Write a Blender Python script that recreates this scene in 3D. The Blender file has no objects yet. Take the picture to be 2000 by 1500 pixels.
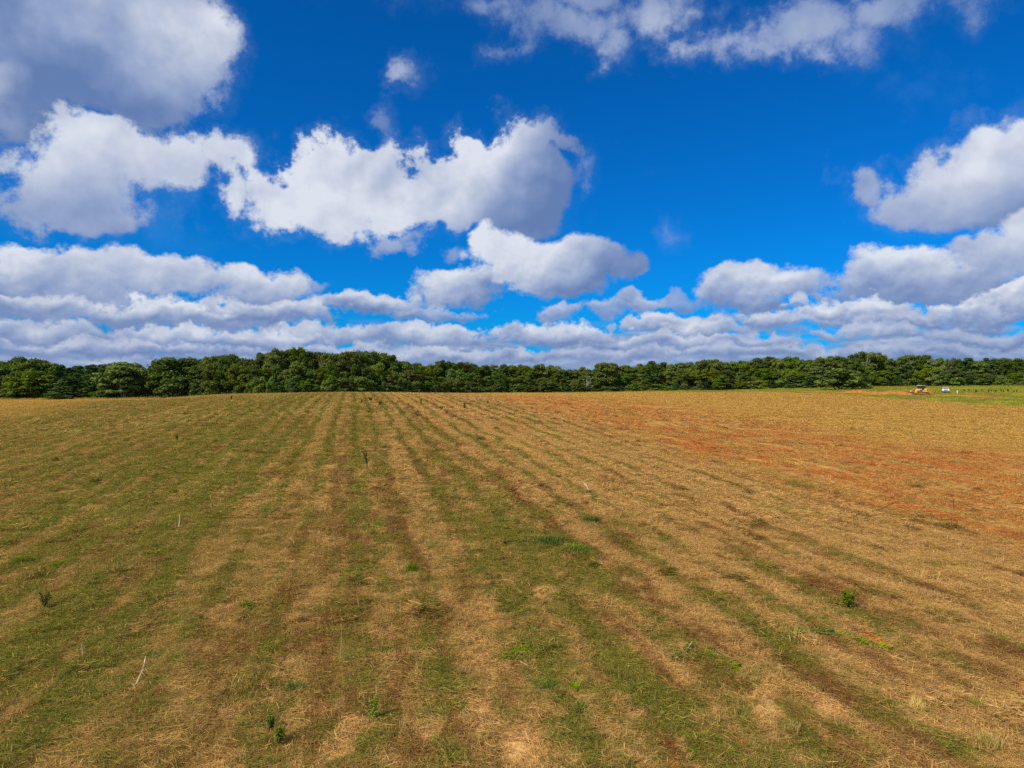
import bpy, math, random
import numpy as np
from mathutils import Vector, Matrix

rng = np.random.default_rng(7)
random.seed(7)
sc = bpy.context.scene
COL = sc.collection
R = math.radians
F = 1333.0            # focal length of the photograph in its own pixels (2000 wide)

# ------------------------------------------------------------------ camera
cam_d = bpy.data.cameras.new("camera")
cam = bpy.data.objects.new("camera", cam_d)
COL.objects.link(cam)
cam.location = (0, 0, 7.0)
cam.rotation_euler = (R(90), 0, 0)
cam_d.sensor_width = 36; cam_d.lens = 24.0
cam_d.clip_start = 0.1; cam_d.clip_end = 20000
sc.camera = cam
CZ = 7.0              # camera height; ground near it is about z = 0

# ------------------------------------------------------------------ render and exposure
vs = sc.view_settings
vs.view_transform = 'Standard'; vs.look = 'None'; vs.exposure = 0.0; vs.gamma = 1.0
vs.use_curve_mapping = False
cy = sc.cycles
cy.use_denoising = False
cy.max_bounces = 5; cy.diffuse_bounces = 2; cy.glossy_bounces = 2
cy.transmission_bounces = 3; cy.transparent_max_bounces = 6
cy.sample_clamp_indirect = 4.0
cy.use_adaptive_sampling = True; cy.adaptive_threshold = 0.015

# ------------------------------------------------------------------ sun
SUN_AZ, SUN_EL = -128.0, 44.0      # azimuth from +Y towards +X: behind and to the left
sd = Vector((math.sin(R(SUN_AZ))*math.cos(R(SUN_EL)), math.cos(R(SUN_AZ))*math.cos(R(SUN_EL)), math.sin(R(SUN_EL))))
sun_d = bpy.data.lights.new("sun", 'SUN')
sun_d.energy = 5.0; sun_d.angle = R(0.6); sun_d.color = (1.0, 0.91, 0.74)
sun = bpy.data.objects.new("sun", sun_d); COL.objects.link(sun)
sun.rotation_euler = (-sd).to_track_quat('-Z', 'Y').to_euler()
sun.location = (-50, -50, 80)

# ------------------------------------------------------------------ node helpers
class NT:
    def __init__(self, t): self.t = t
    def n(self, typ, **k):
        nd = self.t.nodes.new(typ)
        for a, v in k.items(): setattr(nd, a, v)
        return nd
    def put(self, sock, v):
        if isinstance(v, bpy.types.NodeSocket): self.t.links.new(v, sock)
        elif v is not None: sock.default_value = v
    def m(self, op, a, b=None, c=None, clamp=False):
        nd = self.n('ShaderNodeMath', operation=op, use_clamp=clamp)
        self.put(nd.inputs[0], a)
        if b is not None: self.put(nd.inputs[1], b)
        if c is not None: self.put(nd.inputs[2], c)
        return nd.outputs[0]
    def v(self, op, a, b=None, scale=None):
        nd = self.n('ShaderNodeVectorMath', operation=op)
        self.put(nd.inputs[0], a)
        if b is not None: self.put(nd.inputs[1], b)
        if scale is not None: self.put(nd.inputs['Scale'], scale)
        return nd.outputs['Value'] if op in ('DOT_PRODUCT', 'LENGTH') else nd.outputs[0]
    def mr(self, v, a, b, c=0.0, d=1.0, smooth=False):
        nd = self.n('ShaderNodeMapRange', interpolation_type='SMOOTHSTEP' if smooth else 'LINEAR')
        self.put(nd.inputs[0], v)
        for i, x in enumerate((a, b, c, d)): self.put(nd.inputs[i+1], x)
        return nd.outputs[0]
    def noise(self, vec, scale, detail=4, rough=0.5, col=False, dist=0.0):
        nd = self.n('ShaderNodeTexNoise')
        self.put(nd.inputs['Vector'], vec)
        nd.inputs['Scale'].default_value = scale; nd.inputs['Detail'].default_value = detail
        nd.inputs['Roughness'].default_value = rough; nd.inputs['Distortion'].default_value = dist
        return nd.outputs[1] if col else nd.outputs[0]
    def mix(self, f, a, b, kind='RGBA', blend='MIX'):
        nd = self.n('ShaderNodeMix', data_type=kind)
        if kind == 'RGBA': nd.blend_type = blend
        i = {'FLOAT': (2, 3, 0), 'VECTOR': (4, 5, 1), 'RGBA': (6, 7, 2)}[kind]
        self.put(nd.inputs[0], f); self.put(nd.inputs[i[0]], a); self.put(nd.inputs[i[1]], b)
        return nd.outputs[i[2]]
    def ramp(self, f, stops):
        nd = self.n('ShaderNodeValToRGB'); self.put(nd.inputs[0], f)
        e = nd.color_ramp.elements
        while len(e) < len(stops): e.new(0.5)
        for el, (p, c) in zip(e, stops): el.position = p; el.color = (*c, 1)
        return nd.outputs[0]
    def comb(self, x, y, z):
        nd = self.n('ShaderNodeCombineXYZ')
        for i, q in enumerate((x, y, z)): self.put(nd.inputs[i], q)
        return nd.outputs[0]
    def sep(self, v):
        nd = self.n('ShaderNodeSeparateXYZ'); self.put(nd.inputs[0], v); return nd.outputs

# ------------------------------------------------------------------ world: sky with clouds, laid out by compass direction
def azel(px, py):
    d = np.array([px-1000.0, F, 750.0-py]); d /= np.linalg.norm(d)
    return math.degrees(math.atan2(d[0], d[1])), math.degrees(math.asin(d[2]))

def build_world():
    w = bpy.data.worlds.new("World"); sc.world = w; w.use_nodes = True
    CR = [(0.0, (1.3, 2.15, 4.4)), (0.25, (2.1, 2.95, 5.2)), (0.5, (3.4, 4.2, 6.2)), (0.75, (5.15, 5.75, 7.15)), (1.0, (7.35, 7.75, 8.6))]
    def group(name, ins, outs):
        t = bpy.data.node_groups.new(name, 'ShaderNodeTree')
        for n_, ty in ins: t.interface.new_socket(n_, in_out='INPUT', socket_type='NodeSocket'+ty)
        for n_, ty in outs: t.interface.new_socket(n_, in_out='OUTPUT', socket_type='NodeSocket'+ty)
        g = NT(t); return t, g, g.n('NodeGroupInput').outputs, g.n('NodeGroupOutput').inputs
    # group 1: what every cloud needs
    tp, g, gi, go = group('cloud_noise', [('D', 'Vector'), ('base', 'Color'), ('az', 'Float'), ('el', 'Float')],
                          [('res', 'Color'), ('PP', 'Vector'), ('fine', 'Float'), ('tone', 'Float')])
    D, base, az, el = gi['D'], gi['base'], gi['az'], gi['el']
    P = g.comb(az, el, 0.0)
    k = g.mr(el, 4.0, 17.0, smooth=True)
    D2 = g.v('MULTIPLY', D, (1, 1, 1.2))
    n1 = g.noise(D, 6.5, 8, 0.5, col=True); n2 = g.noise(D2, 17.0, 6, 0.54, col=True)
    nc = g.v('MULTIPLY', g.v('SUBTRACT', g.mix(k, n2, n1), (0.5, 0.5, 0.5)), (1, 1, 0))
    PP = g.v('ADD', P, g.v('SCALE', nc, scale=g.mix(k, 3.2, 11.0, 'FLOAT')))
    fine = g.m('SUBTRACT', g.mix(k, g.noise(D2, 50, 6, 0.65), g.noise(D, 26, 8, 0.66), 'FLOAT'), 0.48)
    Do = g.v('ADD', D, (-0.010, 0.0, 0.020)); D2o = g.v('MULTIPLY', g.v('ADD', D, (-0.003, 0, 0.006)), (1, 1, 1.2))
    r1 = g.m('SUBTRACT', g.noise(D, 8, 5, 0.5), g.noise(Do, 8, 5, 0.5))
    r2 = g.m('SUBTRACT', g.noise(D2, 24, 4, 0.52), g.noise(D2o, 24, 4, 0.52))
    rel = g.mix(k, g.m('MULTIPLY', r2, 0.62), r1, 'FLOAT')
    soft = g.m('SUBTRACT', g.mix(k, g.noise(D2, 13, 2, 0.5), g.noise(D, 6, 2, 0.5), 'FLOAT'), 0.5)
    tone = g.m('ADD', g.m('MULTIPLY', rel, g.mix(k, CL_REL*1.0, CL_REL, 'FLOAT')), g.m('MULTIPLY', soft, 0.42))
    Dr = g.v('MULTIPLY', D, (1, 1, 5.0))
    rn = g.noise(Dr, 8.5, 6, 0.55)
    rr = g.m('SUBTRACT', rn, g.noise(g.v('MULTIPLY', g.v('ADD', D, (-0.003, 0, 0.006)), (1, 1, 5.0)), 8.5, 6, 0.55))
    ra = g.mr(g.m('ADD', rn, g.mr(el, 1.5, 7.0, 0.22, -0.2)), 0.47, 0.58, smooth=True)
    ra = g.m('MULTIPLY', ra, g.mr(el, 3.6, 5.6, 1, 0, smooth=True))
    rb = g.m('ADD', g.m('MULTIPLY', rr, 1.6), g.m('MULTIPLY_ADD', rn, 0.6, 0.02))
    res = g.mix(g.m('MULTIPLY', ra, 0.93), base, g.ramp(rb, CR))
    wv = g.mr(g.noise(g.v('ADD', D, (3, 1, 0)), 5.0, 7, 0.62), 0.56, 0.78, 0, 0.22, smooth=True)
    res = g.mix(g.m('MULTIPLY', wv, g.mr(el, 6, 14)), res, (1.2, 4.0, 8.0, 1))
    g.put(go['res'], res); g.put(go['PP'], PP); g.put(go['fine'], fine); g.put(go['tone'], tone)
    # group 2: the general cloud cover beyond the photographed part
    to, g, gi, go = group('open_sky', [('D', 'Vector'), ('base', 'Color'), ('el', 'Float')], [('res', 'Color')])
    z = g.sep(gi['D'])[2]; pz = g.m('ADD', g.m('MAXIMUM', z, 0.0), 0.12)
    qn = g.noise(g.v('DIVIDE', gi['D'], g.comb(pz, pz, pz)), 1.1, 6, 0.55)
    qa = g.m('MULTIPLY', g.mr(qn, 0.44, 0.54, smooth=True), g.mr(gi['el'], -3, 1))
    g.put(go['res'], g.mix(qa, gi['base'], g.ramp(g.mr(qn, 0.46, 0.72, 0.92, 0.5), CR)))
    # groups 3...: the clouds of one sector of the sky, painted far to near
    def extent(c):
        a, e = [], []
        for bl in c['b']:
            q = max(bl[2], bl[3]) if len(bl) > 4 else bl[2]; q2 = max(bl[2], bl[3]) if len(bl) > 4 and abs(bl[4]) > 15 else bl[3]
            for sx_ in (-1, 0, 1):
                for sy_ in (-1, 0, 1):
                    A_, E_ = azel(bl[0]+sx_*q, bl[1]+sy_*q2); a.append(A_); e.append(E_)
        mg = 4.0 if max(e) > 12 else 2.2
        return min(a)-mg, max(a)+mg, min(e)-mg*.8, max(e)+mg*.8
    def sector(a_lo, a_hi, e_lo, e_hi):
        t, g, gi, go = group('clouds', [('res', 'Color'), ('PP', 'Vector'), ('fine', 'Float'), ('tone', 'Float')], [('res', 'Color')])
        res = gi['res']; n_ = 0
        for c in CLOUDS:
            x0, x1, y0, y1 = extent(c)
            if x1 < a_lo or x0 > a_hi or y1 < e_lo or y0 > e_hi: continue
            n_ += 1
            mad = g.n('ShaderNodeVectorMath', operation='MULTIPLY_ADD')     # keeps the clouds in sequence, one laid over the other
            g.put(mad.inputs[0], res); mad.inputs[1].default_value = (1e-9, 1e-9, 0); g.put(mad.inputs[2], gi['PP']); PP = mad.outputs[0]
            M = None
            for bl in c['b']:
                cx, cyy, rx, ry = bl[:4]; rot = bl[4] if len(bl) > 4 else 0.0
                a0, e0 = azel(cx, cyy); a1, e1 = azel(cx+1, cyy); a2, e2 = azel(cx, cyy-1)
                dx = math.hypot(a1-a0, e1-e0); dy = math.hypot(a2-a0, e2-e0); shear = math.degrees(math.atan2(e1-e0, a1-a0))
                mp = g.n('ShaderNodeMapping', vector_type='TEXTURE'); g.put(mp.inputs[0], PP)
                mp.inputs['Location'].default_value = (a0, e0, 0); mp.inputs['Rotation'].default_value = (0, 0, R(rot+shear))
                mp.inputs['Scale'].default_value = (rx*dx, ry*dy, 1); r = min(rx*dx, ry*dy)
                mi = g.m('MULTIPLY_ADD', g.v('LENGTH', mp.outputs[0]), -r, r)
                M = mi if M is None else g.m('SMOOTH_MAX', M, mi, 0.5*c.get('sc', 1))
            A = np.array(azel(*c['dark'])); B = np.array(azel(*c['light']))
            dv = (B-A)/np.dot(B-A, B-A); k0 = -float(np.dot(A, dv))
            h = g.m('ADD', g.v('DOT_PRODUCT', PP, (float(dv[0]), float(dv[1]), 0)), k0, clamp=True)
            lo, hi = c.get('tone', (0.25, 0.88))
            bb = g.m('ADD', g.m('MULTIPLY_ADD', h, hi-lo, lo), g.m('MULTIPLY', gi['tone'], c.get('rel', 1.0)))
            al = g.mr(g.m('MULTIPLY_ADD', gi['fine'], c.get('fray', 2.6), M), -0.35, -0.3+(c.get('soft', 0.9)+.3)*.5, 0, c.get('op', 0.97), smooth=True)
            if c.get('veil', max(bl[1] for bl in c['b']) < 460):
                al = g.m('MAXIMUM', al, g.m('MULTIPLY', g.mr(g.m('MULTIPLY_ADD', gi['fine'], 5.0, M), -1.0, 1.0, smooth=True), .12))
            res = g.mix(al, res, g.ramp(bb, CR))
        g.put(go['res'], res)
        print('sky sector', a_lo, e_lo, 'clouds', n_)
        return t
    secs = {}
    AZ = [-60, -24, -8, 10, 24, 60]; EL = [0, 10.5, 60]
    for i in range(5):
        for j in range(2): secs[i, j] = sector(AZ[i], AZ[i+1], EL[j], EL[j+1])
    t = w.node_tree; t.nodes.clear(); g = NT(t)
    out = g.n('ShaderNodeOutputWorld')
    sky = g.n('ShaderNodeTexSky', sky_type='NISHITA', sun_disc=False)
    sky.sun_elevation = R(SUN_EL); sky.sun_rotation = R(SUN_AZ)
    sky.altitude = 200; sky.air_density = 1.0; sky.dust_density = 0.25; sky.ozone_density = 2.5
    tc = g.n('ShaderNodeTexCoord'); D = g.v('NORMALIZE', tc.outputs['Generated']); x, y, z = g.sep(D)
    base = g.mix(1.0, sky.outputs[0], (*SKY_TINT, 1), blend='MULTIPLY')
    az = g.m('MULTIPLY', g.m('ARCTAN2', x, y), 57.29578); el = g.m('MULTIPLY', g.m('ARCSINE', z), 57.29578)
    def G(tree, **kw):
        nd = g.n('ShaderNodeGroup'); nd.node_tree = tree
        for k_, v_ in kw.items(): g.put(nd.inputs[k_], v_)
        return nd.outputs
    def BG(c):
        b = g.n('ShaderNodeBackground'); b.inputs[1].default_value = 0.1; g.put(b.inputs[0], c); return b.outputs[0]
    def MS(f, a_, b_):
        m_ = g.n('ShaderNodeMixShader'); g.put(m_.inputs[0], f); g.put(m_.inputs[1], a_); g.put(m_.inputs[2], b_); return m_.outputs[0]
    cn = G(tp, D=D, base=base, az=az, el=el); kw = {k_: cn[k_] for k_ in ('res', 'PP', 'fine', 'tone')}
    cols = []
    for j in range(2):
        s_ = [BG(G(secs[i, j], **kw)['res']) for i in range(5)]
        l_ = MS(g.m('GREATER_THAN', az, AZ[1]), s_[0], s_[1])
        r_ = MS(g.m('GREATER_THAN', az, AZ[4]), s_[3], s_[4])
        cols.append(MS(g.m('GREATER_THAN', az, AZ[2]), l_, MS(g.m('GREATER_THAN', az, AZ[3]), s_[2], r_)))
    seen = MS(g.m('GREATER_THAN', el, EL[1]), cols[0], cols[1])
    rest = BG(G(to, D=D, base=base, el=el)['res'])
    inside = g.m('MULTIPLY', g.m('LESS_THAN', g.m('ABSOLUTE', az), 52), g.m('MULTIPLY', g.m('GREATER_THAN', el, 0.3), g.m('LESS_THAN', el, 41)))
    t.links.new(MS(inside, rest, seen), out.inputs[0])
    w.cycles.sampling_method = 'MANUAL'; w.cycles.sample_map_resolution = 512

SKY_TINT = (0.012, 0.53, 1.18)
CL_REL = 1.35
CLOUDS = [
 # thin upper scraps
 dict(b=[(805,180,36,30)], dark=(805,230), light=(800,140), tone=(.4,.6), soft=2.4, op=.75, fray=4),
 dict(b=[(765,300,18,34)], dark=(765,330), light=(760,260), tone=(.4,.6), soft=2.6, op=.35, fray=5),
 dict(b=[(1162,366,22,14,20)], dark=(1160,390), light=(1160,340), tone=(.35,.5), soft=1.6, op=.55, fray=3),
 dict(b=[(1318,455,8,14)], dark=(1318,470), light=(1318,440), tone=(.4,.5), soft=1.6, op=.3, fray=2),
 # upper middle
 dict(b=[(930,0,95,20),(1110,25,140,52),(1010,82,48,22,20),(1195,82,48,46),(1280,25,90,48),(1345,48,48,16,25),(1195,-60,260,60)],
      dark=(1150,-40), light=(1200,130), tone=(.28,.62), soft=3.4, fray=4.2, rel=.9, op=.9),
 # upper right
 dict(b=[(1380,112,60,24),(1460,100,90,34),(1560,72,110,62),(1640,112,90,40),(1700,40,110,60,10),(1820,15,140,62,14),(1750,-60,240,70)],
      dark=(1700,-40), light=(1480,140), tone=(.30,.62), soft=3.6, fray=4.6, rel=.9, op=.88),
 # big one, upper left
 dict(b=[(285,185,95,66),(60,100,330,190),(250,60,170,190),(240,190,110,80),(330,50,105,100),(400,80,48,58,-40),(385,140,30,50,30)],
      dark=(235,225), light=(350,-10), tone=(.04,.86), soft=2.0, fray=4.2, rel=1.2, sc=2),
 dict(b=[(10,235,40,45),(0,150,60,60)], dark=(10,300), light=(10,180), tone=(.45,.75), soft=3, op=.5),
 # second, left
 dict(b=[(230,318,210,58),(130,370,130,76),(400,312,95,48),(458,338,42,40,-30),(40,335,38,36),(20,395,50,26),(190,425,85,30)],
      dark=(210,480), light=(230,330), tone=(.25,.88), soft=1.4, fray=3.4, rel=1.0, sc=1.5),
 # long middle cloud
 dict(b=[(440,404,22,16),(612,352,64,56),(570,405,105,44),(690,400,150,46,-4),(650,432,120,22),(735,376,90,46),(820,375,110,66,22),(935,320,110,62,26),(1025,295,78,50,10),(1110,308,56,18,-10),(1000,370,110,80),(940,430,130,34),(820,410,120,36)],
      dark=(985,452), light=(890,345), tone=(.10,.9), soft=1.0, fray=3.4, rel=1.2, sc=1),
 dict(b=[(775,482,44,15)], dark=(775,505), light=(775,465), tone=(.35,.6), soft=1.0, op=.85),
 dict(b=[(888,502,14,8)], dark=(888,512), light=(888,494), tone=(.35,.5), soft=.8, op=.7, fray=1),
 # lower middle
 dict(b=[(905,562,78,32),(860,580,48,14)], dark=(900,596), light=(890,545), tone=(.15,.92), soft=.8, fray=1.8),
 dict(b=[(940,482,24,26),(1030,500,108,42),(1120,505,100,46),(1190,520,55,24),(1236,510,20,18,40),(1070,545,105,36)],
      dark=(1110,566), light=(1065,485), tone=(.08,1.0), soft=.8, fray=1.9, rel=1.1),
 # right
 dict(b=[(1680,388,29,18)], dark=(1680,410), light=(1680,370), tone=(.4,.6), soft=1.0, op=.9),
 dict(b=[(1945,340,120,76,10),(1850,362,105,62,22),(1775,402,66,32,10),(1885,425,95,26),(2050,350,110,95)],
      dark=(1880,450), light=(1860,330), tone=(.22,.9), soft=1.1, fray=1.9, sc=2),
 dict(b=[(1450,624,70,12)], dark=(1440,640), light=(1440,600), tone=(.2,.5), soft=1.2, op=.7),
 dict(b=[(1428,552,42,28),(1505,552,58,26),(1560,560,40,18),(1425,575,46,22),(1475,592,66,18)],
      dark=(1470,598), light=(1470,545), tone=(.1,.92), soft=.8, fray=1.5),
 dict(b=[(1960,500,100,46,10),(2030,460,80,60),(1880,550,110,26)], dark=(1930,560), light=(1970,460), tone=(.3,.85), soft=1.0, fray=1.8),
 dict(b=[(1760,570,140,28),(1900,575,140,22)], dark=(1760,600), light=(1760,550), tone=(.15,.45), soft=1.0),
 dict(b=[(1760,520,95,34),(1715,543,76,22),(1840,535,70,24)], dark=(1760,560), light=(1760,505), tone=(.35,.98), soft=.7, fray=1.5),
 # left bank
 dict(b=[(120,600,240,40),(420,620,200,26),(150,660,260,26)], dark=(150,650), light=(150,560), tone=(.2,.5), soft=1.2),
 dict(b=[(190,520,90,36),(290,535,110,32),(375,548,62,26),(120,555,200,34)], dark=(200,585), light=(200,505), tone=(.28,.85), soft=.8, fray=1.8),
 dict(b=[(48,498,64,30),(90,530,110,32)], dark=(60,570), light=(50,490), tone=(.35,.98), soft=.7, fray=1.6),
 dict(b=[(485,545,55,28,-8),(560,548,38,20),(510,575,80,20)], dark=(500,590), light=(500,535), tone=(.28,.9), soft=.7, fray=1.6),
 dict(b=[(610,552,14,8)], dark=(610,560), light=(610,545), tone=(.35,.5), soft=.6, op=.6, fray=1),
]
def puff(cx, cy, rx, ry, lo=.14, hi=.84, op=.97, fray=1.5, soft=.42):
    rx *= .9; ry *= .72; hi = hi-.10*(cy > 640)
    CLOUDS.append(dict(b=[(cx, cy+ry*.25, rx, ry*.6), (cx-rx*.25, cy-ry*.1, rx*.42, ry*.8), (cx+rx*.3, cy, rx*.4, ry*.7)],
                       dark=(cx, cy+ry*.8), light=(cx, cy-ry*.45), tone=(lo, hi), op=op, fray=fray, soft=soft))
for a in [(730,592,100,32), (850,612,60,14,.2,.6,.8), (635,590,30,16,.3,.7,.8),
          (1092,608,28,16,.3,.7,.85), (1180,598,42,16,.3,.65,.8), (1240,584,36,20,.25,.6,.85), (1322,584,38,17,.25,.5,.7),
          (550,605,92,30), (430,600,70,22,.25,.75), (60,590,130,26,.28,.8), (310,606,95,28,.25,.95),
          (1290,628,80,34), (1375,640,70,26,.25,.8), (1500,622,62,18,.25,.75), (1560,592,14,8,.4,.9,.8),
          (1690,612,110,34,.2,.92), (1625,600,26,22,.35,.95), (1790,625,80,16,.2,.7),
          (1935,606,90,30,.2,.9), (2000,582,80,34,.3,.98), (1730,650,110,20,.22,.75), (1900,655,90,18,.2,.7),
          (1085,650,115,30,.2,.95), (840,655,110,30,.2,.95), (610,652,130,26,.2,.85), (330,655,110,26,.25,.95), (500,660,120,24,.2,.9),
          (90,650,150,24,.2,.75), (200,680,180,18,.2,.8), (620,690,160,14,.2,.7), (900,692,170,13,.25,.75), (1160,694,160,12,.25,.7),
          (1330,668,100,18,.25,.85), (1480,668,60,14,.25,.7), (1590,690,80,16,.2,.75), (1420,690,120,10,.3,.7), (1830,690,180,10,.25,.6)]:
    puff(*a)
build_world()

# ------------------------------------------------------------------ terrain
def vnoise(x, y, seed=0):
    xi = np.floor(x).astype(np.int64); yi = np.floor(y).astype(np.int64)
    fx = x-xi; fy = y-yi; fx = fx*fx*(3-2*fx); fy = fy*fy*(3-2*fy)
    def h(a, b):
        n = (a*374761393 + b*668265263 + seed*974634777) & 0xffffffff
        n = ((n ^ (n >> 13))*1274126177) & 0xffffffff
        return ((n ^ (n >> 16)) & 0xffff)/65535.0
    return (h(xi, yi)*(1-fx)+h(xi+1, yi)*fx)*(1-fy) + (h(xi, yi+1)*(1-fx)+h(xi+1, yi+1)*fx)*fy
def fbm(x, y, o=4, seed=0):
    s = 0; a = .5
    for i in range(o):
        s = s + a*vnoise(x*2**i, y*2**i, seed+i); a *= .5
    return s

# profile columns: photograph column -> (distance, photograph row of the ground there)
PROF = {
 -400: [(15,1380),(40,990),(80,873),(110,840),(150,812),(180,798),(220,785),(300,772)],
 0:    [(15,1385),(40,990),(80,868),(110,832),(150,804),(180,792),(220,780),(300,772)],
 300:  [(15,1382),(40,975),(80,848),(110,811),(150,788),(180,782),(215,779),(300,774)],
 480:  [(15,1378),(40,963),(80,833),(110,798),(150,779),(190,771.5),(210,771.5),(300,772)],
 690:  [(15,1374),(40,946),(80,823),(110,790),(150,771),(172,766.5),(210,769),(300,770)],
 1000: [(15,1376),(40,950),(80,830),(110,796),(150,776),(200,769.5),(240,769.3),(280,769),(320,768)],
 1400: [(15,1380),(40,967),(80,848),(110,817),(150,792),(200,776),(240,769),(280,764),(320,761)],
 1600: [(15,1382),(40,977),(80,858),(110,825),(150,796),(200,777),(240,767),(270,760.5),(320,755)],
 1750: [(15,1384),(40,983),(80,866),(110,832),(150,801),(180,785),(210,773),(240,764),(275,756),(320,752)],
 2000: [(15,1386),(40,986),(80,868),(110,838),(150,808),(170,794.5),(210,775),(235,763),(262,754),(320,749)],
 2400: [(15,1386),(40,986),(80,868),(110,838),(150,808),(170,798),(210,778),(235,766),(262,757),(320,750)],
}
KD = np.array([0, 15, 27, 40, 55, 70, 85, 100, 115, 130, 145, 160, 175, 190, 205, 220, 235, 250, 265, 280, 300, 400, 4000.])
KU = np.array(sorted((p-1000)/F for p in PROF))
TZ = np.zeros((len(KU), len(KD)))
for i, p in enumerate(sorted(PROF)):
    pr = np.array(PROF[p], float); z = CZ-(pr[:, 1]-750)/F*pr[:, 0]
    zz = np.interp(KD, np.r_[0, pr[:, 0]], np.r_[z[0]-.0, z])
    zz[0] = 0.0
    k = np.array([.25, .5, .25]); zs = zz.copy(); zs[1:-1] = .25*zz[:-2]+.5*zz[1:-1]+.25*zz[2:]
    TZ[i] = .5*zs+.5*zz
TZ[:, 0] = 0.0
def catmull(p0, p1, p2, p3, t):
    return .5*((2*p1)+(-p0+p2)*t+(2*p0-5*p1+4*p2-p3)*t*t+(-p0+3*p1-3*p2+p3)*t**3)
def macro_z(x, y):
    x = np.asarray(x, float); y = np.asarray(y, float)
    yy = np.clip(y, 0.0, 3900)
    u = np.clip(x/np.maximum(yy, 12.0), KU[0], KU[-1]-1e-6)
    iu = np.clip(np.searchsorted(KU, u, 'right')-1, 0, len(KU)-2); tu = (u-KU[iu])/(KU[iu+1]-KU[iu]); tu = tu*tu*(3-2*tu)*.5+tu*.5
    idd = np.clip(np.searchsorted(KD, yy, 'right')-1, 0, len(KD)-2); td = (yy-KD[idd])/(KD[idd+1]-KD[idd])
    def row(a, b): return TZ[np.clip(a, 0, len(KU)-1), np.clip(b, 0, len(KD)-1)]
    def along(a): return catmull(row(a, idd-1), row(a, idd), row(a, idd+1), row(a, idd+2), td)
    return along(iu)*(1-tu)+along(iu+1)*tu
TH = math.atan(0.232)         # mowing direction, turned left of the view
ct, st = math.cos(TH), math.sin(TH)
def strip_s(x, y): return x*ct+y*st
STRIP = 2.15
def ground_z(x, y):
    x = np.asarray(x, float); y = np.asarray(y, float)
    z = macro_z(x, y)
    nf = np.clip((170-y)/80, 0, 1)*np.clip((y+80)/40, 0, 1)
    z = z+(fbm(x/9, y/9, 2, 3)-.38)*0.22*nf + (fbm(x/1.3, y/1.3, 3, 9)-.44)*0.20*nf
    s = strip_s(x, y)+(fbm(x/7, y/7, 2, 21)-.4)*0.9
    f = np.abs(s/STRIP-np.floor(s/STRIP)-.5)*2
    z = z+np.clip((f-.68)/.32, 0, 1)**1.5*0.11*nf*(0.4+1.2*vnoise(x/1.1, y/2.3, 5))*(s < 32)
    # spoil heaps beside the graded strip
    return z
def pix(px, py, dmin=8, dmax=330):
    ds = np.linspace(dmin, dmax, 4000)
    xs = (px-1000)/F*ds; zr = CZ-(py-750)/F*ds
    g = macro_z(xs, ds)
    hit = np.where(zr <= g)[0]
    d = ds[hit[0]] if len(hit) else dmax
    X = (px-1000)/F*d
    return float(X), float(d), float(ground_z(X, d))

def poly_dist(x, y, pts):
    best = np.full(np.shape(x), 1e9)
    for (ax, ay), (bx, by) in zip(pts[:-1], pts[1:]):
        dx, dy = bx-ax, by-ay; t = np.clip(((x-ax)*dx+(y-ay)*dy)/(dx*dx+dy*dy), 0, 1)
        best = np.minimum(best, np.hypot(x-ax-t*dx, y-ay-t*dy))
    return best
def sstep(a, b, v):
    t = np.clip((v-a)/(b-a), 0, 1); return t*t*(3-2*t)
MEDGE = [pix(1330, 766.5)[:2], pix(1490, 765.5)[:2], pix(1600, 769)[:2], pix(1700, 775)[:2], pix(1800, 783)[:2], pix(1900, 789)[:2], pix(2000, 794.5)[:2]]
MEDGE.append((MEDGE[-1][0]+60, MEDGE[-1][1]-60)); MEDGE.append((MEDGE[-1][0]+900, MEDGE[-1][1]-200))
mx = np.array([p[0] for p in MEDGE]); my = np.array([p[1] for p in MEDGE])
DIRT = [pix(1580, 764.5)[:2], pix(1650, 767)[:2], pix(1720, 768.5)[:2], pix(1800, 771.5)[:2], pix(1860, 772.5)[:2], pix(1900, 773.5)[:2], pix(1930, 775)[:2]]
TD_PX = [-500, 0, 300, 480, 640, 780, 900, 1000, 1200, 1480, 1600, 1750, 2000, 2500]
TD_D = [228, 222, 214, 206, 208, 225, 255, 276, 284, 286, 276, 276, 263, 255]
def tree_dist(px): return float(np.interp(px, TD_PX, TD_D))
def masks(x, y):
    s = strip_s(x, y)
    w = (fbm(x/14, y/14, 3, 31)-.44)*14
    tdx = np.interp(1000+x/np.maximum(y, 1)*F, TD_PX, TD_D)
    orange = sstep(24.5, 32, s+w*.3)*(1-sstep(50, 76, s+w*.9))*sstep(4, 30, y)*(1-sstep(150, 178, y+w*.6))
    gold = np.maximum(sstep(46, 62, s+w*.7), sstep(150, 176, y+w*.6-(s < 28)*24-(s < -5)*0))
    gold = np.maximum(gold, sstep(48, 82, -s+w*1.3)*.85)*(y > -50)
    # a mown rim along the far left
    meadow = sstep(-.6, .6, y-np.interp(x, mx, my, left=1e4)+(fbm(x/3, y/3, 2, 8)-.4)*2.5)*(x > mx[0])
    meadow = np.maximum(meadow, sstep(-5, -1.5, y-tdx))
    dd = poly_dist(x, y, DIRT)
    dirt = 1-sstep(1.6, 5.2, dd+(fbm(x/3.1, y/3.1, 3, 14)-.4)*5.0)
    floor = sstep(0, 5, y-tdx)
    return orange, gold, meadow*(1-dirt), dirt, floor

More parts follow.
